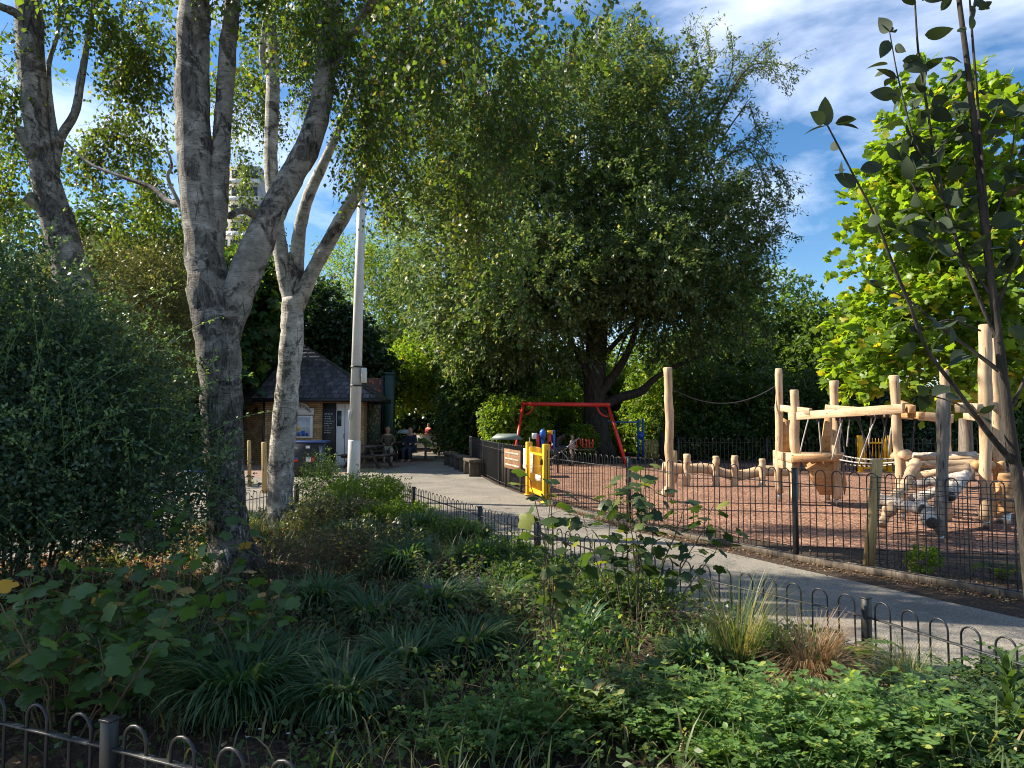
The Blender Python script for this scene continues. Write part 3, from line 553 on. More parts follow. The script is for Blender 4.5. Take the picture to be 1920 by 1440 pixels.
# map board on a rail fence, and the rail fence
rfc = thing('rail_fence', 'rustic wooden paling fence at the far end of the path', 'fence', (-5.0, 36, 0)); b = MB(); pl = MB()
for i in range(5): b.tube([(i*1.15, 0, 0), (i*1.15, 0, 1.0)], .05, 8)
for i in range(48): pl.box((i*.1, .03, .48+.03*rng.random()), (.05, .02, .9))
b.build('posts', M['oldwood'], rfc); pl.build('pales', M['brown_board'], rfc); MB().tube([(-.1, 0, .95), (5, 0, .9)], .035, 8).tube([(0, 0, .3), (4.8, 0, .35)], .03, 8).build('rail', M['stake'], rfc)
mb_ = thing('map_board', 'park map board with green shapes on white mounted on the far fence', 'sign', (-4.33, 35.6, 0)); MB().box((0, 0, .55), (1.12, .05, .66), bev=.01).build('board', M['paper'], mb_)
MB().add([(-.1, -.03, .8), (.42, -.03, .42), (.2, -.03, .28), (-.05, -.03, .36), (-.3, -.03, .62)], [(0, 1, 2, 3, 4)]).add([(-.4, -.03, .8), (-.15, -.03, .7), (-.35, -.03, .5)], [(0, 1, 2)]).build('map_area', M['sign_green'], mb_)
MB().tube([(-.5, -.03, .4), (-.1, -.03, .55), (.3, -.03, .7), (.5, -.03, .75)], .012, 4).build('map_road', M['stake'], mb_)
for x in (-.45, .45): MB().box((x, .05, .3), (.06, .06, .6)).build('leg', M['oldwood'], mb_)
# ---------------------------------------------------------------- red swing frame
def P3(px, py, d): return Wp(px, py, d)
sw = thing('swing_frame', 'red metal swing frame in front of the big tree trunk', 'swing frame', (.9, 26.5, 0)); so = np.array((.9, 26.5, 0.))
TL, TR = Wp(981, 757, 27.0), Wp(1140, 759, 26.0); xx = unit(TR-TL)
MB().tube([TL-so-xx*.06, TR-so+xx*.08], .075, 14).build('crossbar', M['red'], sw, smooth=True)
for tp, foots in ((TL, [Gp(969, 866), Gp(962, 874)]), (TR, [Gp(1152, 862), Gp(1168, 872)])):
    for q in foots:
        q = np.array((q[0], tp[1]+(1.2 if q is foots[0] else -1.2)*(1 if tp is TL else .8), 0)); MB().tube([tp-so, q-so], .055, 12).build('leg', M['red'], sw, smooth=True)
for tp, s_ in ((TL, 1), (TR, -1)):
    a0 = tp+xx*s_*.42+(0, 0, -.05); MB().tube(curve([a0-so, tp-so+xx*s_*.30+(0, 0, -.30), tp-so+xx*s_*.1+(0, 0, -.42), tp-so+(0, 0, -.42)], 10), .03, 8).build('brace', M['red'], sw, smooth=True)
bs = thing('blue_swing_frame', 'blue metal play frame in shade right of the big trunk', 'play frame', Gp(1200, 862)*(1, 1, 0)); T = Wp(1199, 787, 29.5)-Gp(1200, 862)*(1, 1, 0)
for dx in (-.07, .13): MB().tube([(dx, 0, 0), (dx, 0, T[2]+.05)], .045, 10).build('post', M['blue'], bs)
MB().tube([(T[0], T[1], T[2]-.1), (T[0]-1.5, T[1]+.3, T[2]-.1)], .03, 8).tube([(T[0]-1.5, T[1]+.3, T[2]-.1), (T[0]-1.5, T[1]+.3, 0)], .03, 8).build('crossbar', M['blue'], bs); MB().box((.03, -.06, 1.0), (.3, .04, .26), ry=.5).build('step_panel', M['blue'], bs)
# paling fence right of the trunk
pf = thing('paling_fence', 'brown split paling fence with dark end post right of the big trunk', 'fence', Gp(1204, 861)); b = MB()
for i in range(12): b.tube([(i*.062, .02*(i % 2), 0), (i*.062, .02*(i % 2), .80+.05*rng.random())], .022, 6)
b.build('pales', M['stake'], pf); MB().tube([(.82, -.1, 0), (.80, -.1, .95), (.84, -.1, 1.15)], [.12, .11, .05], 10, bump=.06).build('end_post', M['bark'], pf)
# low play panels under the tree
pp = thing('play_board', 'small play panel in red, yellow and blue seen over the yellow gate', 'play panel', Wp(1018, 845, 22)*(1, 1, 0)); MB().tube([(0, 0, 0), (0, 0, 1.05)], .05, 10).tube([(0, 0, 1.05), (0, 0, 1.15), (0, 0, 1.28), (0, 0, 1.36)], [.06, .10, .10, .03], 12).build('post', M['blue'], pp)
for x, z, w_, h_, mt in ((-.16, .95, .10, .5, 'red'), (.20, .98, .12, .5, 'red'), (.34, 1.02, .08, .6, 'blue'), (-.26, 1.14, .16, .18, 'paper'), (.24, 1.25, .22, .12, 'yellow'), (0, .62, .9, .12, 'dark'), (.22, .92, .1, .12, 'yellow')): MB().box((x, -.02, z), (w_, .04, h_), bev=.01).build('panel', M[mt], pp)
MB().box((-.4, 0, .55), (.05, .05, 1.1)).box((.46, 0, .55), (.05, .05, 1.1)).build('upright', M['dark'], pp)
p2 = thing('play_rail', 'low play rail with three red upright shapes left of the big trunk', 'play panel', Wp(1096, 850, 26)*(1, 1, 0))
for x, sh in ((-.22, 'r'), (0, 'u'), (.24, 'u')):
    pts = [(x-.07, 0, .62), (x-.07, 0, .95), (x+.07, 0, .95), (x+.07, 0, .74)] if sh == 'r' else [(x-.07, 0, .95), (x-.07, 0, .65), (x+.07, 0, .65), (x+.07, 0, .95)]
    MB().tube(pts, .028, 6).build('red_shape', M['red'], p2)
MB().box((0, 0, .56), (.9, .06, .06)).box((-.42, 0, .3), (.06, .06, .6)).box((.42, 0, .3), (.06, .06, .6)).build('rail', M['oldwood'], p2)
# A white frame box seen under the left bush
ab = thing('white_crate', 'white box with a blue rim beyond the left fence beside the birch', 'box', Gp(370, 922)); MB().box((0, 0, .22), (.42, .42, .44), bev=.02).build('body', M['white'], ab); MB().box((0, 0, .46), (.46, .46, .05), bev=.01).build('rim', M['blue'], ab)
# round timber stakes
def stake(label, foot, topx, topy, r, mat='stake'):
    t = Wp(topx, topy, foot[1]); o = MB().tube([(0, 0, 0), (t[0]-foot[0])*np.array((.5, 0, 0))+(0, 0, t[2]*.5), (t[0]-foot[0], 0, t[2]-.02), (t[0]-foot[0], 0, t[2])], [r*1.05, r, r, r*.85], 14, bump=.015).build('timber_stake', M[mat], loc=(foot[0], foot[1], 0), smooth=False); return tag(o, label, 'stake', 'round timber stakes')
stake('thin round timber stake beside the front birch, left of the two', Gp(468, 912), 467, 826, .045); stake('thicker round timber stake left of the rear birch, right of the two', Gp(496, 925), 495, 829, .055)
stake('round timber stake holding black netting behind the playground fence', Gp(1639, 1068)+(0, .12, 0), 1645, 861, .058)
# black netting stretched behind the fence
nb = MB(); A = Gp(1640, 1068)+(.03, .10, 0); C = np.array((6.9, 5.3, 0)); n_ = 56; pr = curve([A, A+(C-A)*.5+(.08, .1, 0), C], n_)
for i in range(n_): nb.tube([pr[i]+(0, 0, z) for z in (.03, .35, .7, 1.0+.02*math.sin(i*.3))]+np.stack([[.006*math.sin(i+z*9), 0, 0] for z in range(4)]), .0042, 3, False)
for k in range(17): nb.tube(pr+(0, 0, .03+k*.06)+np.stack([np.zeros(n_), np.zeros(n_), .008*np.sin(np.arange(n_)*.25+k)], 1), .0042, 3, False)
tag(nb.build('netting', M['rope']), 'black square mesh netting stretched along the inside of the playground fence', 'netting')
# ---------------------------------------------------------------- wooden climbing frame
def rough_post(mb, a, c, r, sides=12, wob=.035, seed=0):
    a = np.asarray(a, float); c = np.asarray(c, float); n = 9; t = np.linspace(0, 1, n)[:, None]; s = np.random.default_rng(seed)
    w = s.standard_normal((n, 3))*wob*r*3*np.array((1, 1, 0)); w[0] = w[-1] = 0; pts = curve(a+(c-a)*t+w, 22); rr = r*(1+.07*np.sin(np.linspace(0, 9, 22)+seed)+.035*s.standard_normal(22)); 
    end = unit(c-a)*.012; pts = np.concatenate([pts, [pts[-1]+end]]); rr = np.append(rr, rr[-1]*.86); mb.tube(pts, rr, sides, True, .035); return mb
cf = thing('climbing_frame', 'pale oak climbing frame with posts, deck, rope bridge and log scramble', 'climbing frame', (6.5, 13, 0)); co = np.array((6.5, 13, 0.))
def cpost(xt, yt, xb, yb, d, wpx, mat='oak', foot=True, seed=1, dt=0.):
    t = Wp(xt, yt, d+dt)-co; b_ = Wp(xb, yb, d)-co; r = px2m(wpx/2.3, d); gz = -.0
    o = rough_post(MB(), b_, t, r, seed=seed).build('post', M[mat], cf)
    if foot and b_[2] > .0: MB().tube([(b_[0], b_[1], gz), (b_[0], b_[1], b_[2]+.04)], .045, 8).build('foot', M['steel'], o)
    return t, b_
P2 = cpost(1460, 692, 1462, 925, 14.1, 16, seed=2); P3_ = cpost(1489, 732, 1491, 936, 13.6, 19, seed=3); P4 = cpost(1564, 715, 1569, 935, 13.4, 19, seed=4)
P5 = cpost(1676, 705, 1693, 962, 11.5, 20, seed=5); P6 = cpost(1771, 736, 1763, 1003, 9.4, 25, 'greypost', seed=6); P7 = cpost(1770, 694, 1779, 920, 12.4, 18, seed=7)
P8 = cpost(1846, 610, 1849, 975, 10.6, 25, seed=8); P9 = cpost(1864, 636, 1876, 968, 11.2, 25, seed=9); cpost(1551, 860, 1552, 912, 14.4, 15, seed=12); cpost(1886, 890, 1888, 960, 10.4, 26, 'oak_dark', seed=13)
def cbeam(a, c, h, w=.07, mat='plank', name='beam'): MB().beam(Wp(*a)-co, Wp(*c)-co, w, h, .006).build(name, M[mat], cf)
cbeam((1480, 781, 13.75), (1695, 766, 11.3), .15); cbeam((1547, 766, 13.3), (1788, 785, 12.2), .15); cbeam((1455, 764, 14.2), (1520, 772, 13.2), .13); cbeam((1686, 757, 11.9), (1711, 768, 11.2), .12, .1, 'oak_dark'); cbeam((1690, 776, 11.9), (1728, 779, 11.1), .11, .1, 'oak_dark')
cbeam((1796, 762, 11), (1838, 765, 10.5), .12, .1); cbeam((1812, 780, 11.4), (1842, 784, 10.8), .10, .1); cbeam((1795, 766, 10.4), (1878, 760, 11.3), .12, .08)
def deck(name, corners, z0, z1, mat='plank'): MB().poly([(c[0]-co[0], c[1]-co[1]) for c in corners], z0, z1).build(name, M[mat], cf)
dk = [Wp(1452, 850, 14.3)[:2], Wp(1484, 862, 13.35)[:2], Wp(1583, 860, 13.15)[:2], Wp(1582, 850, 14.1)[:2]]
deck('deck', dk, .90, .985); cbeam((1451, 851, 14.34), (1486, 861, 13.34), .155, .045); cbeam((1451, 866, 14.36), (1486, 877, 13.36), .15, .04); cbeam((1485, 861, 13.3), (1583, 858, 13.1), .12, .05, 'oak_dark')
def panel(pts, d, th=.03, mat='oak_dark', dd=None):
    q = [Wp(x, y, d+(dd[i] if dd else 0))-co for i, (x, y) in enumerate(pts)]; n = len(q); bk_ = [p+(0, th, 0) for p in q]
    MB().add(q+bk_, [tuple(range(n)), tuple(range(n, 2*n))[::-1]]+[(i, i+n, (i+1) % n+n, (i+1) % n) for i in range(n)]).build('panel', M[mat], cf)
panel([(1503, 864), (1538, 928), (1560, 928), (1578, 862)], 13.35); panel([(1547, 784), (1538, 848), (1563, 848), (1561, 784)], 14.0); panel([(1467, 783), (1467, 848), (1483, 848), (1482, 790)], 14.2); panel([(1580, 905), (1583, 880), (1588, 908), (1584, 928)], 13.7)
# ropes
def rope(mb, a, c, sag=.1, r=.011, n=10):
    a, c = np.asarray(a), np.asarray(c); t = np.linspace(0, 1, n)[:, None]; mb.tube(a+(c-a)*t-np.array((0, 0, 1.))*(4*sag*t*(1-t)), r, 6)
rb = MB(); lr = MB()
for k, (xa, ya, xc, yc) in enumerate([(1582, 779, 1560, 862), (1602, 778, 1640, 868), (1645, 776, 1610, 870), (1664, 775, 1650, 872), (1534, 781, 1540, 850), (1570, 780, 1577, 848), (1594, 778, 1588, 838), (1610, 777, 1624, 850), (1635, 775, 1629, 835), (1652, 773, 1668, 852), (1674, 776, 1666, 854), (1716, 779, 1710, 850), (1520, 772, 1500, 850)]):
    d = 13.4-(xa-1500)/200*1.9; rope(rb if k % 2 else lr, Wp(xa, ya, d)-co, Wp(xc, yc, d+.1)-co, -.03, .012); rb.box(Wp(xa, ya+5, d)-co, (.05, .05, .07))
lines = []
for y0, y1, d0, d1, s_ in ((853, 857, 13.2, 11.6, .06), (862, 865, 13.0, 11.5, .05), (868, 868, 13.3, 11.9, .06)):
    a, c = Wp(1575, y0, d0)-co, Wp(1690, y1, d1)-co; rope(lr, a, c, s_, .013); lines.append((a, c, s_))
for t in np.linspace(.05, .95, 12):
    q = [a+(c-a)*t-np.array((0, 0, 4*s_*t*(1-t))) for a, c, s_ in lines]; rope(rb, q[0], q[1], .0, .014, 3); rope(rb, q[1], q[2], .0, .014, 3)
rope(rb, Wp(1575, 793, 13.3)-co, Wp(1585, 858, 13.1)-co, -.08, .012); rb.build('dark_rope', M['rope'], cf); lr.build('light_rope', M['lrope'], cf)
# log scramble: logs from the right deck down towards the path
def log(a, c, wpx, d0, d1, mat='log', seed=1, ends=True):
    A, C = Wp(*a, d0)-co, Wp(*c, d1)-co; r = px2m(wpx/2, (d0+d1)/2); o = rough_post(MB(), A, C, r, 12, .07, seed).build('log', M[mat], cf)
    if ends: u = unit(C-A); MB().tube([C+u*.012, C+u*.022], r*.84, 12).build('cut_end', M['heart'], o)
log((1697, 856), (1830, 854), 15, 11.7, 11.1, 'log', 21, False); log((1699, 872), (1829, 868), 14, 11.3, 10.8, 'plank', 22, False); log((1703, 895), (1818, 876), 14, 11.0, 10.5, 'plank', 23, False)
log((1708, 910), (1812, 890), 15, 10.7, 10.3, 'log', 24, False); log((1709, 938), (1795, 905), 17, 10.4, 10.1, 'log', 25, False); log((1718, 866), (1668, 958), 20, 11.2, 10.0, 'oak', 26, False)
log((1650, 935), (1728, 955), 20, 10.5, 9.6, 'log', 27); log((1727, 943), (1748, 980), 24, 10.2, 9.2, 'log', 28); log((1818, 880), (1782, 930), 20, 10.8, 9.4, 'log', 29); log((1668, 945), (1655, 985), 16, 10.4, 10.2, 'oak', 30, False); log((1680, 855), (1700, 852), 18, 11.8, 11.3, 'plank', 31, False)
log((1776, 944), (1779, 975), 12, 11.4, 11.4, 'oak', 35, False); log((1826, 872), (1860, 872), 16, 10.7, 10.9, 'oak_dark', 32, False); log((1875, 868), (1880, 915), 16, 11, 11, 'oak_dark', 33, False); log((1872, 905), (1876, 962), 12, 10.9, 10.8, 'oak_dark', 34, False)
deck('deck', [Wp(1698, 880, 11.6)[:2], Wp(1850, 880, 10.9)[:2], Wp(1880, 880, 12.2)[:2], Wp(1740, 880, 12.6)[:2]], .98, 1.05)
# tall single post with root foot, slack rope
tp = thing('tall_post', 'tall single pale oak post standing apart left of the climbing frame', 'post', Gp(1256, 939)); to = Gp(1256, 939)
o = rough_post(MB(), Wp(1257, 931, 14.2)-to, Wp(1252, 690, 14.2)-to, px2m(8, 14.2), seed=41).build('trunk', M['oak'], tp); MB().tube([(0, 0, 0), (0, 0, .12)], .05, 8).build('foot', M['steel'], tp); MB().tube(np.array([Wp(1252, 915, 14.15), Wp(1247, 925, 14.1), Wp(1245, 932, 14.1)])-to, [.07, .09, .03], 10, bump=.15).build('root', M['oak'], tp)
b = MB(); rope(b, Wp(1258, 727, 14.2), Wp(1457, 722, 14.1), .34, .010, 24); tag(b.build('slack_rope', M['rope']), 'dark slack rope strung from the tall single post to the climbing frame', 'rope')
bb = thing('balance_beam', 'wavy log balance beam carried on four short oak posts', 'balance beam', Gp(1360, 910)); bo = Gp(1360, 910); D = 17.6
pts = [Wp(x, y, D)-bo for x, y in ((1243, 875), (1280, 879), (1320, 878), (1345, 884), (1375, 891), (1400, 889), (1430, 883), (1482, 884))]; MB().tube(curve(pts, 34), .125*(1+.06*np.sin(np.arange(34)*.7)), 14, True, .03).build('beam', M['oak'], bb)
for i, (x, y) in enumerate(((1288, 852), (1342, 856), (1378, 855), (1429, 861))): rough_post(MB(), Wp(x, 906, D-.12)*(1, 1, 0)-bo*(1, 1, 0), Wp(x, y, D-.14)-bo, .082, seed=50+i).build('post', M['oak'], bb)
MB().beam(Wp(1268, 886, D)-bo, Wp(1263, 905, D)-bo, .1, .1).build('brace', M['oak_dark'], bb)
for i, (x, y, yb) in enumerate(((1262, 845, 880), (1810, 832, 860))):
    q = Wp(x, y, 20+i); tag(MB().tube([(0, 0, 0), (0, 0, q[2])], [.12, .11], 12, bump=.03).build('timber_bollard', M['stake'] if i == 0 else M['greypost'], loc=(q[0], q[1], 0)), ('short timber bollard behind the tall single oak post', 'short grey bollard behind the log scramble')[i], 'bollard')
# ---------------------------------------------------------------- people
def skinned(name, J, E, mat, parent, lvl=2):
    me = bpy.data.meshes.new(name); k = list(J); me.from_pydata([J[n][0] for n in k], [(k.index(a), k.index(c)) for a, c in E], []); o = bpy.data.objects.new(name, me); COL.objects.link(o)
    md = o.modifiers.new('skin', 'SKIN'); sk = me.skin_vertices[0].data if me.skin_vertices else None
    if sk is None:
        bm_ = __import__('bmesh').new(); bm_.from_mesh(me); bm_.verts.layers.skin.verify(); bm_.to_mesh(me); bm_.free(); sk = me.skin_vertices[0].data
    for i, n in enumerate(k): r = J[n][1]; sk[i].radius = (r, r) if np.ndim(r) == 0 else r; sk[i].use_root = (i == 0)
    md.use_smooth_shade = True; s2 = o.modifiers.new('sub', 'SUBSURF'); s2.levels = s2.render_levels = lvl; me.materials.append(mat); o.parent = parent; return o
def person(label, loc, rz, pose, top, legs, hair, s=1., name='person'):
    r = thing(name, label, 'person', loc, rz); r.scale = (s, s, s)
    if pose == 'sit':
        hip, kn, an, toe = (.0, .0, .52), (.11, -.42, .52), (.12, -.40, .10), (.12, -.58, .04); J = {'pel': ((0, 0, .54), .13), 'sp': ((0, -.03, .78), .13), 'ch': ((0, -.05, .98), .145), 'nk': ((0, -.06, 1.13), .05), 'hd0': ((0, -.08, 1.20), .075), 'hd': ((0, -.085, 1.30), .095), 'hd1': ((0, -.08, 1.38), .07)}
        for s_, c in ((1, 'r'), (-1, 'l')):
            J.update({'hp'+c: ((.10*s_, -.02, .53), .10), 'kn'+c: ((.14*s_, -.42, .53), .066), 'an'+c: ((.14*s_, -.38, .10), .042), 'to'+c: ((.14*s_, -.56, .04), .035), 'sh'+c: ((.19*s_, -.05, 1.05), .062), 'el'+c: ((.27*s_, -.14, .80), .045), 'wr'+c: ((.16*s_, -.36, .74), .030), 'ha'+c: ((.13*s_, -.44, .72), .032)})
    else:
        J = {'pel': ((0, 0, .92), .13), 'sp': ((0, 0, 1.12), .125), 'ch': ((0, 0, 1.34), .14), 'nk': ((0, -.01, 1.48), .05), 'hd0': ((0, -.03, 1.55), .075), 'hd': ((0, -.03, 1.65), .095), 'hd1': ((0, -.02, 1.73), .07)}
        for s_, c in ((1, 'r'), (-1, 'l')):
            J.update({'hp'+c: ((.10*s_, 0, .90), .10), 'kn'+c: ((.11*s_, -.03, .48), .062), 'an'+c: ((.11*s_, .02, .09), .042), 'to'+c: ((.12*s_, -.16, .04), .035), 'sh'+c: ((.18*s_, 0, 1.40), .062), 'el'+c: ((.24*s_, -.06, 1.12), .045), 'wr'+c: ((.16*s_, -.28, 1.06), .030), 'ha'+c: ((.13*s_, -.36, 1.06), .032)})
    E = [('pel', 'sp'), ('sp', 'ch'), ('ch', 'nk'), ('nk', 'hd0'), ('hd0', 'hd'), ('hd', 'hd1')]; EL = []; EA = []
    for c in 'rl': EL += [('pel', 'hp'+c), ('hp'+c, 'kn'+c), ('kn'+c, 'an'+c)]; E += [('an'+c, 'to'+c), ('el'+c, 'wr'+c), ('wr'+c, 'ha'+c)]; EA += [('ch', 'sh'+c), ('sh'+c, 'el'+c)]
    body = skinned('body', J, E+EL+EA, M['skin'], r); big = lambda ks, k_: {n: (J[n][0], J[n][1]*k_+.008) for n in ks}
    skinned('top', big(['pel', 'sp', 'ch', 'shr', 'shl', 'elr', 'ell', 'wrr', 'wrl'], 1.12), [('pel', 'sp'), ('sp', 'ch')]+EA+[('elr', 'wrr'), ('ell', 'wrl')], top, r)
    skinned('trousers', big(['pel', 'hpr', 'hpl', 'knr', 'knl', 'anr', 'anl'], 1.1), EL, legs, r)
    for c in 'rl': skinned('shoe', {'a': (tuple(np.array(J['an'+c][0])+(0, .03, -.05)), .048), 'b': (J['to'+c][0], .042)}, [('a', 'b')], M['dark'], r, 1)
    h = np.array(J['hd'][0]); skinned('hair', {'a': (tuple(h+(0, .035, -.02)), .088), 'b': (tuple(h+(0, .03, .05)), .100), 'c': (tuple(h+(0, .0, .10)), .075)}, [('a', 'b'), ('b', 'c')], hair, r)
    f_ = MB()
    for s_ in (-1, 1): f_.box(h+(.033*s_, -.093, .01), (.022, .012, .010))
    f_.box(h+(0, -.088, -.055), (.045, .014, .008)); f_.build('features', M['dkhair'], body)
    MB().tube([h+(0, -.085, .01), h+(0, -.115, -.02), h+(0, -.09, -.03)], [.008, .014, .010], 6).build('nose', M['skin'], body, smooth=True)
    for s_ in (-1, 1): MB().tube([h+(.088*s_, .005, -.025), h+(.10*s_, .01, 0), h+(.09*s_, .01, .025)], [.008, .013, .008], 6).build('ear', M['skin'], body, smooth=True)
    return r
person('grey haired person in an olive jumper and pale trousers seated by the green column', (-4.88, 27.9, -.02), R(12), 'sit', M['shirt'], M['khaki'], M['hair'])
person('dark haired person in a navy top seated before the pale lidded bin', (-4.02, 28.42, -.03), R(-20), 'sit', M['navy'], M['denim'], M['dkhair'])
person('person in a crimson coat and pale hat standing behind the map board', (-4.35, 37.0, 0), R(150), 'stand', M['crimson'], M['denim'], M['paleh'], .86)
person('small child in a cream top standing beside the black pram', (2.22, 26.3, 0), R(70), 'stand', M['cream'], M['cream'], M['hair'], .62)
pr_ = thing('pram', 'black pram with raised hood and pale cover beside the child in cream', 'pram', (1.75, 25.6, 0), R(180))
hood = MB(); hp = []
for i in range(7):
    a = R(-10+18*i); hp.append([(.22*math.cos(a)*1.1-.1, .2*math.cos(t), .78+.30*math.sin(a)+.02*math.sin(t)*0+.0) if abs(math.cos(t)) > .99 else (.26*math.cos(a)*math.sin(t)-.12, .2*math.cos(t), .72+.42*math.sin(a)*math.sin(t)) for t in np.linspace(.1, pi-.1, 8)])
hp = np.array(hp); idn = np.arange(56).reshape(7, 8); hood.add(hp.reshape(-1, 3), np.stack([idn[:-1, :-1].ravel(), idn[1:, :-1].ravel(), idn[1:, 1:].ravel(), idn[:-1, 1:].ravel()], 1)); hood.build('hood', M['dark'], pr_)
MB().box((.15, 0, .58), (.75, .38, .2), bev=.05, ry=.25).build('seat', M['dark'], pr_); MB().box((.42, 0, .70), (.42, .36, .05), ry=.45, bev=.02).build('cover', M['white'], pr_); ch = MB()
for y in (-.2, .2): ch.tube([(-.65, y, 1.0), (-.35, y, .75), (.4, y, .2)], .014, 6).tube([(-.35, y, .15), (.0, y, .55)], .014, 6)
ch.tube([(-.65, -.2, 1.0), (-.65, .2, 1.0)], .018, 6).build('chassis', M['steel'], pr_)
for x in (-.36, .4):
    for y in (-.25, .25):
        a = np.linspace(0, 2*pi, 17); MB().tube(np.stack([x+.12*np.cos(a), np.full(17, y), .14+.12*np.sin(a)], 1), .02, 6, False).build('wheel', M['dark'], pr_)
# ---------------------------------------------------------------- trees and shrubs
T_BIRCH = diamond(.40, .12); T_NARROW = diamond(.17, .25); T_OVAL = oval(.28, .2); T_SMALL = diamond(.30, .05); T_LOBE = lobed(5, .42); T_FIG = lobed(5, .62)
def blob(px, py, d, rx, rz, ry=None):
    """crown lobe seen at px, py; radii given as seen, ry in metres"""
    return (Wp(px, py, d), np.array((px2m(rx, d), ry if ry else px2m(rx, d), px2m(rz, d))))
def tree(name, label, cat, base, blobs, mat, n, m, L, size, T, trunk=None, r0=.15, bark='bark', group=None, shell=.45, droop=.4, gap=.15, up=0., spread=.9, limbs=True, crownname='crown', gscale=.8, rl=.35, coh=.35):
    base = np.array((base[0], base[1], 0.)); r = thing(name, label, cat, base, 0, group); tb = MB()
    cen = np.mean([b[0] for b in blobs], 0); tk = trunk if trunk is not None else [base, base+(cen-base)*np.array((.1, .1, .35)), base+(cen-base)*np.array((.6, .6, .75))]
    tk = [np.asarray(p, float)-base for p in tk]; c = limb(tb, tk, r0*1.15, r0*.55, 10, .06)
    if limbs:
        for i, b in enumerate(blobs):
            s = c[int(len(c)*(.45+.5*rng.random()))-1]; e = b[0]-base; mid = s*.5+e*.5+np.array((rng.normal()*.15, rng.normal()*.15, .12*np.linalg.norm(e-s)))
            k = limb(tb, [s, mid, e], r0*rl, r0*.08, 7, .05)
            for j in range(4):
                a = k[int(len(k)*(.4+.13*j))]; d = rnd_dirs(1)[0]*b[1]*.9; limb(tb, [a, a+d*.5+(0, 0, .1), a+d], r0*.12, r0*.03, 5, 0, 6)
    tb.build('trunk', M[bark], r, smooth=True)
    bl = [(b[0]-base, b[1]) for b in blobs]; crown(crownname, mat, r, bl, n, m, L, size, T, shell, droop, gap, gscale, spread=spread, up=up, coh=coh); return r
# ---- the three birches
def birch(label, base, stems, mat='birch'):
    base = np.array((base[0], base[1], 0.)); r = thing('birch_tree', label, 'tree', base, 0, 'birches in the planting bed'); b = MB()
    for st_ in stems:
        P = np.array([Wp(s[0], s[1], s[3]) for s in st_]); rr = np.array([px2m(s[2]/2.25, s[3]) for s in st_]); n = len(st_)*6; P2_ = curve(P, n); r2 = np.interp(np.linspace(0, len(st_)-1, n), np.arange(len(st_)), rr)
        P2_ = P2_+rng.standard_normal(P2_.shape)*r2[:, None]*.02
        if P2_[0][2] < .4: P2_[0][2] = -.02
        b.tube(P2_-base, r2*(1+.02*np.sin(np.arange(n)*1.3)+.018*rng.standard_normal(n)), 24, True, .03, jit=.018)
        if P2_[0][2] < .1:      # root flare
            for k in range(7):
                a = k/7*2*pi+rng.random(); d = np.array((cos(a), sin(a), 0)); b.tube([P2_[0]-base+d*rr[0]*.4+(0, 0, .42), P2_[0]-base+d*rr[0]*.80+(0, 0, .20), P2_[0]-base+d*rr[0]*(1.2+.3*rng.random())+(0, 0, .05), P2_[0]-base+d*rr[0]*2.1+(0, 0, -.05)], [rr[0]*.25, rr[0]*.33, rr[0]*.26, rr[0]*.1], 8, True, .05)
    b.build('trunk', M[mat], r, smooth=True); return r, base
def weeping(root, base, blobs, n, L, m, size, mat, gap=.25, twig=True, gs=.5):
    """hanging strands of small leaves"""
    P, d = in_blobs(blobs, n, .1, 2.4); q = np.zeros(len(P))
    for k in range(6): w = rng.standard_normal(3)*2*pi*gs*(1+.5*k)*np.array((1, 1, .5)); q += np.sin(P @ w+k)/(1+.3*k)
    keep = q > np.quantile(q, gap); P, d = P[keep], d[keep]; ok_ = (P[:, 2] > .8); P, d = P[ok_], d[ok_]
    D = d*.5+rng.standard_normal(d.shape)*.35; D[:, 2] -= .75; Ls = L*(.5+rng.random(len(P)))
    k = 5; t = np.linspace(0, 1, k)[None, :, None]; S = P[:, None]-base+unit(D)[:, None]*t*Ls[:, None, None]; S[..., 2] -= .25*Ls[:, None]*(t[..., 0]**2); S += rng.standard_normal(S.shape)*.02
    if twig:
        tb = MB()
        for s_ in S[::1]: tb.tube(s_, [.004, .0035, .003, .0022, .0015], 3, False)
        tb.build('twigs', M['twig'], root)
    u = rng.random((len(P), m))*(k-1.001); i = u.astype(int); fr = (u-i)[..., None]; idx = np.arange(len(P))[:, None]; Q = S[idx, i]*(1-fr)+S[idx, i+1]*fr+rng.standard_normal((len(P), m, 3))*.035
    X = rng.standard_normal((len(P), m, 3))*.7; X[..., 2] -= .8; N = rng.standard_normal((len(P), m, 3)); MB().scatter(T_BIRCH, Q.reshape(-1, 3), X.reshape(-1, 3), N.reshape(-1, 3), size*(.6+.7*rng.random(len(P)*m))).build('leaves', mat, root)
gA = Gp(440, 1085); dA = gA[1]
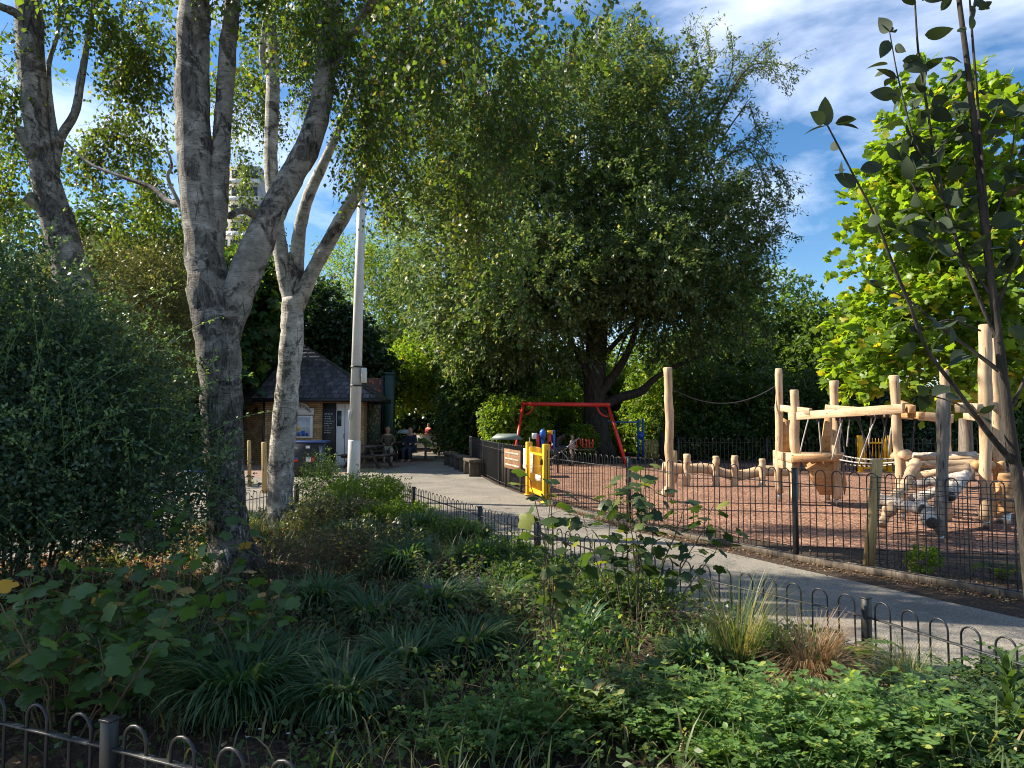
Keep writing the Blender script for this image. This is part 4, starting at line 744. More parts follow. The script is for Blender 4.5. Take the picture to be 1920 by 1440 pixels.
bA, oA = birch('front birch with a thick forked grey trunk and black fissured foot in mid bed', gA, [
    [(442, 1090, 104, dA), (432, 1030, 88, dA), (425, 950, 80, dA), (420, 850, 78, dA), (414, 740, 84, dA), (408, 640, 92, dA), (396, 560, 90, dA), (385, 480, 78, dA), (370, 350, 72, dA+.05), (361, 200, 70, dA+.1), (362, 60, 68, dA+.15), (366, -140, 60, dA+.2), (355, -420, 40, dA+.2)],
    [(395, 520, 44, dA+.02), (404, 430, 42, dA+.05), (412, 330, 40, dA+.1), (418, 220, 37, dA+.2), (428, 90, 35, dA+.3), (438, -40, 30, dA+.4), (450, -300, 20, dA+.6)],
    [(415, 660, 60, dA), (440, 570, 66, dA-.02), (470, 490, 66, dA-.05), (505, 410, 58, dA-.05), (545, 335, 54, dA), (582, 262, 49, dA+.05), (604, 180, 46, dA+.1), (614, 80, 45, dA+.1), (622, -60, 44, dA+.1), (650, -320, 30, dA+.2)],
    [(350, 385, 16, dA), (318, 378, 12, dA+.1), (285, 352, 10, dA+.2), (230, 332, 8, dA+.3), (165, 305, 6, dA+.4), (120, 262, 3, dA+.5)],
    [(345, 400, 9, dA), (315, 335, 8, dA), (322, 310, 6, dA), (310, 270, 3, dA)],
    [(612, 150, 22, dA+.1), (660, 60, 18, dA), (740, -40, 14, dA-.6), (860, -60, 10, dA-1.2), (1000, -30, 5, dA-1.8)],
    [(430, 405, 14, dA+.3), (460, 395, 15, dA+.9), (500, 425, 14, dA+1.6)]])
gB = Gp(530, 992); dB = gB[1]
bB, oB = birch('rear birch with slimmer sunlit trunk splitting into three stems beside the lamp post', gB, [
    [(529, 996, 66, dB), (526, 940, 54, dB), (528, 860, 50, dB), (536, 760, 50, dB), (543, 680, 47, dB), (548, 610, 46, dB), (549, 560, 44, dB)],
    [(549, 575, 36, dB), (534, 515, 32, dB), (522, 440, 30, dB), (508, 320, 28, dB+.1), (512, 160, 28, dB+.2), (505, 0, 24, dB+.3), (500, -200, 18, dB+.3)],
    [(549, 570, 34, dB), (556, 500, 30, dB), (562, 430, 27, dB-.1), (578, 370, 24, dB-.2), (605, 310, 20, dB-.3), (640, 230, 16, dB-.4), (680, 110, 13, dB-.5), (700, -60, 10, dB-.6)],
    [(556, 575, 34, dB), (586, 510, 31, dB-.1), (624, 440, 30, dB-.2), (660, 378, 28, dB-.3), (695, 300, 25, dB-.4), (728, 200, 22, dB-.5), (765, 80, 19, dB-.6), (790, -80, 14, dB-.7)],
    [(735, 180, 15, dB-.5), (775, 100, 13, dB-.9), (830, 78, 12, dB-1.4), (868, 108, 10, dB-1.9), (910, 170, 7, dB-2.3), (985, 215, 4, dB-2.8)],
    [(512, 150, 15, dB+.2), (492, 110, 14, dB+.1), (498, 40, 12, dB), (510, -60, 8, dB)]], 'birch_sunlit')
gC = Gp(266, 1046); dC = gC[1]
bC, oC = birch('left birch with leaning trunk and two cut branch stubs rising behind the dark bush', gC, [
    [(268, 1050, 80, dC), (240, 920, 66, dC), (205, 770, 64, dC), (170, 640, 66, dC), (140, 540, 74, dC), (118, 450, 68, dC), (92, 360, 56, dC), (74, 270, 50, dC), (62, 170, 50, dC), (56, 60, 52, dC), (50, -80, 48, dC), (50, -350, 34, dC)],
    [(104, 410, 34, dC), (80, 390, 30, dC-.05), (52, 368, 27, dC-.1)], [(84, 330, 30, dC), (60, 290, 27, dC-.05), (36, 242, 23, dC-.1)],
    [(96, 330, 26, dC), (112, 262, 20, dC+.05), (140, 212, 17, dC+.1), (152, 150, 15, dC+.15), (165, 70, 12, dC+.2), (180, -20, 8, dC+.2)],
    [(105, 270, 16, dC), (94, 190, 12, dC+.1), (92, 120, 10, dC+.2), (108, 60, 8, dC+.2), (112, -30, 5, dC+.2)],
    [(60, 60, 22, dC), (34, 28, 20, dC-.1), (0, 12, 16, dC-.2), (-60, -10, 10, dC-.3)], [(140, 212, 10, dC+.1), (145, 170, 8, dC+.1), (150, 130, 4, dC+.1)]])
weeping(bA, oA, [blob(700, 90, 7.2, 90, 110), blob(800, 60, 6.4, 110, 90), blob(905, 60, 5.9, 110, 100), blob(1000, 40, 5.4, 95, 80), blob(1080, 10, 5.2, 70, 60), blob(950, 190, 6.4, 70, 110), blob(975, 330, 7.0, 60, 100), blob(945, 460, 7.4, 50, 90), blob(700, 270, 7.8, 55, 110),
    blob(640, 30, 7.4, 90, 70), blob(530, -60, 7.5, 170, 70)], 1350, .42, 20, .050, M['l_birchdark'], .46)
weeping(bA, oA, [(np.array((-2.6, 7.2, 7.6)), np.array((2.2, 2., 1.7))), (np.array((-.4, 6.6, 7.0)), np.array((1.9, 1.8, 1.5))), (np.array((-4.6, 7.5, 7.4)), np.array((1.5, 1.6, 1.4)))], 1500, .5, 12, .07, M['l_birch'], .3, False)  # upper crown out of view, added to shade the ground
weeping(bB, oB, [blob(470, 160, 12.4, 60, 110), blob(455, 320, 12.4, 40, 60), blob(560, 60, 11.5, 80, 80), blob(480, 420, 12.5, 40, 40), blob(720, 250, 9.6, 60, 110), blob(770, 130, 9.3, 70, 90), blob(740, 350, 9.8, 45, 70), blob(850, 180, 8.8, 70, 80), blob(880, 300, 8.6, 60, 110), blob(600, 130, 11, 50, 80),
    blob(900, 430, 8.8, 50, 90)], 1650, .5, 20, .056, M['l_birch'], .42)
weeping(bB, oB, [(np.array((-3.2, 10.8, 9.0)), np.array((2.6, 2.2, 1.7))), (np.array((-1.0, 10.2, 8.4)), np.array((2., 1.8, 1.5)))], 1200, .6, 12, .09, M['l_birch'], .35, False)  # the rear birch's unseen upper crown, also added to cast shade below
weeping(bC, oC, [blob(200, 60, 8.6, 70, 80), blob(250, 130, 8.8, 50, 70), blob(150, 20, 8.6, 60, 60), blob(240, 255, 9.2, 70, 48), blob(180, 300, 9.2, 50, 40), blob(255, 340, 9.6, 55, 50), blob(20, 170, 8.4, 40, 130), blob(5, 330, 9.0, 40, 100), blob(235, 420, 9.8, 45, 40), blob(290, 60, 9, 30, 60)], 1100, .36, 19, .050, M['l_birch'], .30)
# ---- the big tree in the centre
gT = Wp(1128, 862, 30)*(1, 1, 0); D0 = 30
cb_ = [blob(1100, 440, D0, 180, 180, 4), blob(950, 440, D0-1, 130, 170, 3.5), blob(1250, 430, D0, 140, 170, 4), blob(1090, 240, D0, 150, 120, 3.5), blob(1235, 230, D0, 100, 90, 3), blob(915, 590, D0-1.5, 110, 80, 3), blob(1010, 620, D0-1, 110, 75, 3), blob(1290, 570, D0-.5, 110, 95, 3),
       blob(860, 300, D0, 90, 120, 3), blob(1340, 480, D0, 70, 120, 3), blob(830, 480, D0, 80, 130, 3), blob(1150, 140, D0+1, 90, 70, 2.5), blob(960, 250, D0, 90, 90, 3), blob(1215, 500, D0-3, 90, 90, 2.5), blob(1010, 520, D0-4, 110, 90, 2.5)]
ct = tree('big_tree', 'large spreading green tree with drooping branch ends behind the red swing frame', 'tree', gT, cb_, M['l_cherry'], 15500, 24, 1.05, .165, diamond(.25, .2), [gT, Wp(1118, 800, D0), Wp(1115, 700, D0), Wp(1120, 600, D0), Wp(1110, 480, D0), Wp(1105, 330, D0)], .54, shell=.38, droop=.12, gap=.34, gscale=.50, rl=.24, up=.0, coh=.6, spread=.8)
lb = MB()
for st_ in ([(1128, 762, 20), (1165, 745, 18), (1200, 735, 15), (1225, 712, 12), (1260, 690, 9), (1330, 660, 5)], [(1120, 745, 19), (1150, 705, 17), (1175, 665, 13), (1200, 600, 9), (1240, 520, 5)], [(1118, 740, 16), (1100, 700, 12), (1070, 640, 9), (1010, 560, 5)]):
    P = np.array([Wp(a, c, D0-.3) for a, c, _ in st_])-gT; q = curve(P, 24); lb.tube(q, np.interp(np.linspace(0, len(st_)-1, 24), range(len(st_)), [px2m(w/2, D0) for _, _, w in st_]), 9, True, .06)
lb.build('limb', M['bark'], ct, smooth=True)
sp_ = [[(1300, 330), (1350, 210), (1400, 140), (1440, 125), (1475, 165)], [(1350, 210), (1400, 130), (1450, 118), (1492, 132)], [(1290, 230), (1310, 130), (1290, 60)], [(1300, 200), (1330, 120), (1322, 55)], [(1320, 230), (1370, 140), (1372, 70)], [(1340, 230), (1400, 130), (1438, 82)], [(1340, 280), (1400, 200), (1420, 245), (1440, 230)],
       [(1330, 340), (1400, 260), (1440, 290), (1462, 350)], [(1340, 420), (1400, 330), (1450, 320), (1482, 362)], [(1350, 480), (1410, 400), (1455, 375), (1468, 385)], [(1380, 560), (1410, 470), (1455, 425), (1462, 440)], [(1180, 160), (1185, 90), (1190, 30)], [(1150, 160), (1130, 80), (1140, 40)], [(1230, 170), (1250, 110), (1215, 70)], [(1350, 600), (1400, 540), (1430, 540)],
       [(860, 260), (820, 180), (800, 150)], [(1380, 640), (1420, 600), (1440, 640)], [(1350, 300), (1400, 280), (1430, 330), (1435, 400)], [(1320, 380), (1380, 350), (1420, 400), (1430, 470)]]
P_, X_ = [], []; tb = MB()
for s_ in sp_:
    q = curve([Wp(a, c, D0-1+rng.normal()) for a, c in s_], 30)-gT; tb.tube(q, np.linspace(.035, .008, 30), 5, False); tb_l = unit(np.gradient(q, axis=0))
    for i in range(4, 30):
        e = q[i]+tb_l[i]*.4+rng.standard_normal(3)*.45-(0, 0, .15); tb.tube([q[i], (q[i]+e)/2+(0, 0, .06), e], [.012, .008, .004], 3, False)
        t = rng.random((16, 1)); P_.append(q[i]+(e-q[i])*t+rng.standard_normal((16, 3))*.07); X_.append(tb_l[i]+rng.standard_normal((16, 3))*.8)
tb.build('twigs', M['twig'], ct); P_, X_ = np.concatenate(P_), np.concatenate(X_); MB().scatter(T_NARROW, P_, X_-(0, 0, .4), rnd_dirs(len(P_), .8), .165*(.6+.7*rng.random(len(P_)))).build('leaf_sprays', M['l_cherry'], ct)
# ---- lime green maple on the right
gM = Wp(1811, 862, 19)*(1, 1, 0); dM = 17.5
tree('maple_tree', 'young tree with large lime green lobed leaves behind the climbing frame on the right', 'tree', gM, [blob(1770, 260, dM, 100, 100), blob(1850, 290, dM, 100, 120), blob(1700, 350, dM, 80, 90), blob(1690, 460, dM, 90, 80), blob(1790, 430, dM, 110, 110, 2), blob(1880, 430, dM, 80, 120), blob(1660, 590, dM, 90, 60), blob(1760, 580, dM, 110, 80, 2), blob(1860, 590, dM, 90, 110),
    blob(1620, 670, dM-.5, 60, 45), blob(1720, 700, dM-.5, 110, 48), blob(1830, 690, dM-.5, 90, 50), blob(1785, 200, dM, 50, 50), blob(1950, 500, dM, 60, 160)], M['l_lime'], 3600, 8, .55, .185, T_LOBE, [gM, Wp(1810, 780, 19), Wp(1800, 640, 18.2), Wp(1790, 420, 17.5)], .17, 'greypost', shell=.4, droop=.3, gap=.30, gscale=.45, up=.2)
# ---- the young tree near the camera on the right
dY = 3.0; gY = np.array((2.27, 3.0, 0.)); yt = thing('young_tree', 'slim young tree with dark oval leaves standing nearest on the right', 'tree', gY); tb = MB(); YB = []
for st_ in ([(1968, 1500, 34), (1935, 1150, 32), (1914, 940, 29), (1898, 840, 28), (1880, 700, 25), (1868, 600, 22), (1855, 500, 20), (1843, 400, 19), (1832, 280, 17), (1815, 130, 16), (1798, 0, 14), (1785, -120, 11)],
            [(1903, 872, 18), (1850, 808, 15), (1790, 726, 12), (1738, 655, 10), (1705, 570, 9), (1672, 490, 8), (1640, 405, 7), (1596, 320, 5), (1552, 236, 4)], [(1880, 700, 12), (1820, 655, 10), (1760, 610, 8), (1700, 560, 6), (1650, 540, 3)], [(1872, 640, 12), (1835, 560, 10), (1790, 440, 9), (1758, 320, 8), (1738, 200, 7), (1722, 100, 6), (1712, -60, 4)],
            [(1860, 500, 10), (1846, 350, 8), (1834, 200, 7), (1824, 80, 6), (1814, -60, 4)], [(1775, 390, 6), (1715, 260, 5), (1685, 150, 4), (1668, 60, 3)], [(1866, 580, 9), (1900, 500, 7), (1935, 420, 4)], [(1748, 290, 5), (1790, 250, 4), (1810, 210, 2)], [(1790, 440, 6), (1740, 400, 4), (1690, 300, 3)], [(1890, 780, 10), (1925, 700, 7), (1960, 600, 4)], [(1850, 805, 9), (1800, 760, 6), (1740, 740, 3)],
            [(1862, 560, 8), (1810, 490, 6), (1740, 440, 4)], [(1850, 450, 6), (1890, 330, 5), (1905, 220, 3)], [(1838, 620, 6), (1780, 600, 5), (1730, 620, 3)]):
    j = rng.normal()*.12 if len(YB) else 0; P = np.array([Wp(a, c, dY+j*i/len(st_)) for i, (a, c, _) in enumerate(st_)]); P[0][2] = max(P[0][2], -.02) if len(YB) == 0 else P[0][2]; q = curve(P, 40)-gY; tb.tube(q, np.interp(np.linspace(0, len(st_)-1, 40), range(len(st_)), [px2m(w/2.9, dY) for _, _, w in st_]), 9, True, .05); YB.append(q)
tb.build('trunk', M['bark'], yt, smooth=True); P_, X_ = [], []
for k, q in enumerate(YB):
    a0 = 24 if k == 0 else 9; n = (12, 20, 5, 44, 30, 26, 22, 14, 18, 4, 3, 8, 16, 6)[k]
    for i in rng.integers(a0, 40, n): d = unit(rng.standard_normal(3)*(1, 1, .6)+(0, 0, .15)); P_.append(q[i]+d*.03); X_.append(d)
    for _ in range(3): P_.append(q[-1]); X_.append(unit(rng.standard_normal(3)*.6+unit(q[-1]-q[-4])))
P_, X_ = np.array(P_), np.array(X_); MB().scatter(leaf_fine(.29, .25, .05), P_, X_, rnd_dirs(len(P_), .5), .098*(.55+.6*rng.random(len(P_)))).build('leaves', M['l_young'], yt, smooth=True)
# ---- the big dark bush on the left
gH = np.array((-4.15, 6.0, 0)); hb = thing('evergreen_bush', 'large dark evergreen bush with long pale green shoots filling the left side', 'bush', gH); H1 = [((-4.6, 6.2, 1.5), (1.3, 1.1, 1.15)), ((-3.85, 6.2, 1.35), (1.05, 1.0, .95)), ((-4.7, 6.4, 2.35), (1.1, 1., .85)), ((-3.35, 6.2, 1.05), (.8, .8, .72)), ((-5.5, 6.2, 1.6), (1.1, 1., 1.3)), ((-3.9, 6.3, 1.95), (.8, .8, .6)), ((-4.3, 5.6, 1.25), (1.1, .7, .55)), ((-5.0, 5.9, .85), (1.0, .8, .4)), ((-3.9, 6.1, .9), (.8, .6, .35))]
H1 = [(np.array(a)-gH, np.array(c)) for a, c in H1]; tb = MB()
for i in range(26):
    a = H1[i % 7]; e = a[0]+rnd_dirs(1)[0]*a[1]*.85; s_ = rng.standard_normal(3)*(.25, .2, 0); limb(tb, [s_, s_*.6+e*.4+(0, 0, .3), e], .014, .005, 5, .05, 9)
tb.build('stems', M['twig'], hb); crown('leaves', M['l_holly'], hb, H1, 17000, 11, .34, .036, diamond(.30, .1), .45, .12, .10, .9, up=.25, spread=.6, minz=.5)
tb = MB(); P_, X_ = [], []
for i in range(420):
    a = H1[rng.integers(0, 7)]; d = unit(rng.standard_normal(3)+(0.25, -.55, .55)); s_ = a[0]+d*a[1]*.95; s_[2] = max(s_[2], .85); L = .25+.55*rng.random()**1.5; u = unit(d*.6+rng.standard_normal(3)*.35+(.25, 0, .25)); q = curve([s_, s_+u*L*.5+(0, 0, .03), s_+u*L-(0, 0, .05)], 8); tb.tube(q, np.linspace(.004, .0018, 8), 4, False)
    t = rng.integers(1, 8, 20); P_.append(q[t]+rng.standard_normal((20, 3))*.010); X_.append(u*.7+rng.standard_normal((20, 3))*.55)
tb.build('shoots', M['l_tip'], hb); P_, X_ = np.concatenate(P_), np.concatenate(X_); MB().scatter(T_SMALL, P_, X_, rnd_dirs(len(P_), .8), .030*(.6+.8*rng.random(len(P_)))).build('shoot_leaves', M['l_tip'], hb)
# ---- shrubs and trees behind
V = tree
V('olive_shrub', 'grey green feathery shrub between the dark bush and the left birch', 'shrub', (-5.2, 9.6, 0), [blob(230, 600, 9.8, 90, 110, 1), blob(300, 640, 9.6, 60, 110, .9), blob(180, 520, 10, 60, 60, .8), blob(310, 520, 10, 40, 50, .6)], M['l_olive'], 5200, 9, .32, .05, T_NARROW, None, .05, shell=.3, up=.4, droop=.1, gap=.2)
V('laurel_shrub', 'dark leafy small tree above the grey green shrub left of the front birch', 'tree', (-7.0, 13.0, 0), [blob(240, 440, 13, 60, 55, 1), blob(320, 470, 13, 40, 60, 1), blob(180, 480, 13.4, 60, 60, 1), blob(60, 480, 13, 90, 90, 1.2)], M['l_mid'], 2300, 9, .4, .085, T_OVAL, None, .09, shell=.3, gap=.25)
V('fig_tree', 'fig tree with broad dark lobed leaves between the birches before the kiosk roof', 'tree', (-11.6, 26, 0), [blob(370, 520, 26, 70, 60, 1.5), blob(470, 560, 25.2, 60, 80, 1.5), blob(360, 640, 26, 60, 100, 1.5), blob(430, 660, 25.2, 40, 50, 1), blob(420, 620, 26, 70, 90, 1.5)], M['l_fig'], 1500, 8, .7, .34, T_FIG, None, .13, shell=.4, gap=.1, gscale=.3)
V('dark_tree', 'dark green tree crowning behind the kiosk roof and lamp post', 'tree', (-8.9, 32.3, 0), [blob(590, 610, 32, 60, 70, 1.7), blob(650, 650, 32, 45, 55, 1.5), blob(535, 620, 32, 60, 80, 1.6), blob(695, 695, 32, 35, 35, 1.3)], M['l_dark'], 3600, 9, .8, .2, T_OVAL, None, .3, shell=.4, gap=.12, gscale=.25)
V('light_tree', 'light green airy tree left of the big central tree behind the lamp post', 'tree', (-7, 43.5, 0), [blob(740, 470, 43, 60, 90, 2.2), blob(700, 540, 43, 60, 70, 2.2), blob(780, 560, 43, 60, 90, 2.2), blob(650, 500, 44, 50, 60, 2), blob(720, 620, 42.5, 60, 50, 2)], M['l_bright'], 5200, 9, 1., .17, T_NARROW, None, .25, shell=.3, gap=.3, gscale=.3)
V('sunlit_bush', 'bright yellow green bush over the path end behind the seated people', 'bush', (-3.6, 36.8, 0), [blob(790, 690, 35.5, 60, 45, 2), blob(850, 700, 35.5, 60, 50, 2), blob(750, 725, 35.5, 45, 30, 1.5), blob(880, 650, 36, 60, 50, 2)], M['l_bright'], 5200, 9, .7, .15, T_OVAL, None, .15, shell=.45, droop=.3, gap=.1, gscale=.3)
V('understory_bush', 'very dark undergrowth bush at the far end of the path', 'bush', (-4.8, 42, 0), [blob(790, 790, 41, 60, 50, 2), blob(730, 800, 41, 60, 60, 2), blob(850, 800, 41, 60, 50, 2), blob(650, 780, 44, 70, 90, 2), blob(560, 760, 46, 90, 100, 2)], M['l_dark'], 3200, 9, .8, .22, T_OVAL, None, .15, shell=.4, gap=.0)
V('hanging_bush', 'sunlit pale leaved bush overhanging the right side of the path end', 'bush', (-1.7, 31, 0), [blob(885, 750, 31, 50, 40, 1.6), blob(900, 700, 31, 60, 40, 1.6), blob(940, 740, 30.5, 50, 45, 1.5), blob(870, 800, 31, 45, 30, 1.4), blob(905, 810, 31, 40, 35, 1.4)], M['l_mid'], 4600, 9, .6, .13, T_OVAL, None, .15, shell=.4, droop=.4, gap=.12, gscale=.4)
V('round_shrub', 'bright green rounded shrub inside the playground left of the red swing leg', 'shrub', (-.3, 28.0, 0), [blob(945, 782, 28, 38, 32, 1), blob(985, 790, 28, 35, 35, 1), blob(960, 815, 28, 40, 30, 1)], M['l_bright'], 2600, 9, .35, .11, T_OVAL, None, .08, shell=.5, gap=.05)
V('rounded_shrub', 'small bright green mound of shrub before the trunk of the big tree', 'shrub', Wp(1095, 830, 28.6)*(1, 1, 0), [blob(1090, 822, 28.6, 22, 20, .6)], M['l_bright'], 700, 9, .25, .10, T_OVAL, None, .05, shell=.5, gap=0.)
for i, (x, w_, y0, d, lab, mt) in enumerate([(1060, 90, 770, 34, 'green bush seen beneath the red swing crossbar', 'l_bright'), (1240, 80, 740, 33, 'mottled green bush right of the big trunk over the blue play frame', 'l_bright'), (1330, 90, 730, 31, 'dark hedge bush behind the tall single oak post', 'l_mid'), (1440, 90, 745, 30.5, 'very dark hedge bush behind the left climbing frame posts', 'l_mid'),
                                         (1560, 90, 740, 29.5, 'dark hedge bush behind the rope bridge and far yellow gate', 'l_mid'), (1690, 90, 775, 28, 'dark dense hedge bush behind the log scramble', 'l_dark'), (1820, 90, 760, 27.5, 'green hedge bush behind the two tallest posts', 'l_mid'), (1950, 100, 740, 26, 'green hedge bush at the right edge behind the playground', 'l_mid'), (980, 60, 790, 36, 'dark bush behind the bright rounded shrub', 'l_dark')]):
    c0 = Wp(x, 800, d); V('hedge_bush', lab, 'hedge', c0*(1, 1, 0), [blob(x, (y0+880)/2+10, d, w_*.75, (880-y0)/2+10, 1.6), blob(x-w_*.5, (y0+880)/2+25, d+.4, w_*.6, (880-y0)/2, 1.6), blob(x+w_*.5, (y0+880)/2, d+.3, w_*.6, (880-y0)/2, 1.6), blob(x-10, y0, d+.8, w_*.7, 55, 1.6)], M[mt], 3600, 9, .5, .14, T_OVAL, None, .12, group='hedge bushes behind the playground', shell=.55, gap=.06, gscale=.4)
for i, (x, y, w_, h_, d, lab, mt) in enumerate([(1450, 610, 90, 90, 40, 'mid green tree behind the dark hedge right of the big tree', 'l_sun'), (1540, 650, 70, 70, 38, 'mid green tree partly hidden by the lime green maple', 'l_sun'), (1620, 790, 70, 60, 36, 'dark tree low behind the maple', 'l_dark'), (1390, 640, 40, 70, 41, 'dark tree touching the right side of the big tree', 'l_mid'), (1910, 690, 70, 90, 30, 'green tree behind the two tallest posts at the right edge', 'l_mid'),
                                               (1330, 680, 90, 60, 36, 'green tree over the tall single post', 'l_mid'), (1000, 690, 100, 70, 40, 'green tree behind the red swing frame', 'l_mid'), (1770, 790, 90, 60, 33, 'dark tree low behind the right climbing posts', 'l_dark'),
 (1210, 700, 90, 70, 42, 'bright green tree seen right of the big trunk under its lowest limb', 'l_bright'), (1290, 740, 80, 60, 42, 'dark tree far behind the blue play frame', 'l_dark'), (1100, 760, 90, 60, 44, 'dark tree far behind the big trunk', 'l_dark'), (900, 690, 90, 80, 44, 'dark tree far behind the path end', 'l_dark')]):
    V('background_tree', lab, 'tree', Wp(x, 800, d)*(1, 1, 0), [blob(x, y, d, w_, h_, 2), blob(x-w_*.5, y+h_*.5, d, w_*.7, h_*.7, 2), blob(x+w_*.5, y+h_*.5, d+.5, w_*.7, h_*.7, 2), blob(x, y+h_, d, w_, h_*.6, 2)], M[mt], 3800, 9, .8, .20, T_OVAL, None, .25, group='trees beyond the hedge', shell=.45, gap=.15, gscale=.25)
for i, (x, d, z, r, lab) in enumerate([(-14.5, 19, 2.2, 2.6, 'leafy green tree across the left path beyond the left fence'), (-20, 26, 3.2, 3.8, 'large green tree far left beyond the left path'), (-13.2, 27, 2.6, 2.4, 'dark tree left of the kiosk'), (-25, 15, 3.4, 3.6, 'large green tree outside the left edge'), (-14.5, 35.5, 3, 3, 'dark tree behind and left of the kiosk')]):
    c0 = np.array((x, d, z)); V('park_tree', lab, 'tree', (x, d, 0), [(c0, np.array((r, r, z))), (c0+(r*.6, -.3, .6), np.array((r*.6, r*.6, z*.7))), (c0+(-r*.6, .3, .9), np.array((r*.6, r*.6, z*.7)))], M['l_mid' if i != 2 else 'l_dark'], 3600, 9, .9, .24, T_OVAL, None, .25, group='trees beyond the left path', shell=.5, gap=.1, gscale=.25)
# unseen tree left of the frame, added to shade the bed
for i, (x, y, z, r, lab) in enumerate([(-8.2, 6.1, 4.4, 1.5, 'unseen tree with a high crown left of the camera, added to shade the bed')]):
    c0 = np.array((x, y, z)); V('added_shade_tree', lab, 'tree', (x, y, 0), [(c0, np.array((r, r, r*.8))), (c0+(r*.6, -.5, .6), np.array((r*.6, r*.6, r*.6)))], M['l_mid'], 1300, 8, .9, .20, T_OVAL, None, .2, group='trees outside the left edge', shell=.2, gap=.35, gscale=.4)
# ---- buildings glimpsed through the birches
def facade(name, label, c, size, floors, cols, wall, glass, band=.35):
    b_ = thing(name, label, 'building', (c[0], c[1], 0)); w_, dp, h = size; MB().box((0, 0, h/2), size).build('wall', wall, b_); bb_ = MB(); gg = MB()
    for f_ in range(floors):
        z = h*(f_+.5)/floors; bb_.box((0, -dp/2-.25, z-h/floors*.42), (w_*1.02, .5, h/floors*.25))
        for k in range(cols): gg.box((-w_/2+w_*(k+.5)/cols, -dp/2-.03, z+.1), (w_/cols*.7, .05, h/floors*.5))
    bb_.build('balcony_bands', M['white'], b_); gg.build('windows', glass, b_); return b_
facade('tower_block', 'distant pale tower block glimpsed between the front birch stems', Wp(455, 500, 120), (8, 8, 44), 15, 5, M['concrete'], M['glass'])
facade('office_building', 'distant low pale building with a white roof edge seen left of the front birch', Wp(290, 500, 80), (26, 8, 19.8), 5, 12, M['concrete'], M['glass']); facade('office_building', 'distant grey block behind the rear birch trunk', Wp(600, 600, 95), (30, 8, 14), 4, 12, M['concrete'], M['glass'])
# ---------------------------------------------------------------- planting in the bed
def gz(p): return np.array((p[0], p[1], float(zb(p[0], p[1])[0])))
def tussock(name, label, cat, g, r, H, n, w, mat, group=None, arch=(.7, 1.25), lean=.35):
    g = gz(g); o = thing(name, label, cat, g, 0, group); b = MB(); k = 4
    for i in range(k):
        m = n//k; a = rng.random(m)*2*pi; P = np.stack([np.cos(a), np.sin(a), 0*a], 1)*(r*.28*np.sqrt(rng.random(m)))[:, None]; a2 = a+rng.standard_normal(m)*.6; X = np.stack([np.cos(a2), np.sin(a2), 0*a], 1); N = np.array((0, 0, 1.))+X*(rng.random(m)*lean-.05)[:, None]
        b.scatter(blade(arch[0]+(arch[1]-arch[0])*i/(k-1), w/H, 6), P, X, N, H*(.55+.6*rng.random(m)))
    b.build('blades', mat, o, smooth=True); return o
LT = [((450, 1375), .55, .52, 900, 'large lily turf tussock right of the currant bush, nearest the near fence'), ((640, 1385), .42, .40, 520, 'dark lily turf tussock above the second hoop of the near fence'), ((560, 1290), .38, .40, 420, 'lily turf tussock between the two nearest tussocks, a little behind them'), ((760, 1300), .40, .40, 480, 'lily turf tussock in the centre front of the bed'),
      ((880, 1270), .38, .38, 460, 'lily turf tussock just left of the tallest leafy stem'), ((700, 1200), .40, .42, 520, 'lily turf tussock with arching pale blades in mid bed'), ((820, 1190), .40, .42, 520, 'lily turf tussock behind the purple flower spikes'), ((940, 1170), .36, .38, 440, 'lily turf tussock left of the central stems at mid bed'), ((600, 1180), .36, .38, 380, 'lily turf tussock in front of the brown dry patch'),
      ((760, 1110), .44, .46, 620, 'tall sunlit lily turf tussock with pale blade tips in mid bed'), ((900, 1095), .42, .44, 560, 'sunlit lily turf tussock near the right fence in mid bed'), ((660, 1040), .40, .44, 480, 'dark grassy mound behind the brown dry patch'), ((790, 1020), .46, .46, 560, 'dark grassy mound right below the far fence bend'), ((890, 1030), .42, .42, 480, 'dark grassy mound against the right fence below its third post'),
      ((1310, 1300), .34, .34, 320, 'lily turf tussock under the tall leafy stems on the right'), ((1090, 1230), .34, .36, 320, 'lily turf tussock behind the central leafy stems')]
for p, r, H, n, lab in LT: tussock('lily_turf', lab, 'grass tussock', Gp(*p), r, H, int(n*1.3), .0085, M['l_blade'], 'lily turf tussocks in the bed')
tussock('tall_grass', 'tall upright wispy grass clump left of the dry straw clump', 'grass clump', Gp(1385, 1320), .3, .62, 420, .0016, M['l_grass'], None, (.25, .7), .35); tussock('fine_grass', 'fine green grass clump just right of the dry straw clump', 'grass clump', Gp(1700, 1330), .3, .34, 520, .0016, M['l_grass'], None, (.3, .9), .6)
tussock('straw_clump', 'domed clump of dry tan straw below the right fence post', 'grass clump', Gp(1522, 1335), .20, .50, 1900, .0019, M['l_straw'], None, (.4, 1.7), .25); tussock('bright_tuft', 'sunny yellow green grass tuft between the two birch trunks', 'grass clump', Gp(490, 1040), .3, .30, 300, .004, M['l_grass'], None, (.5, 1.1), .5)
tussock('bright_tuft', 'pale grass tuft at the left fence behind the currant bush', 'grass clump', Gp(215, 1085), .3, .26, 300, .004, M['l_grass'], None, (.5, 1.1), .5)
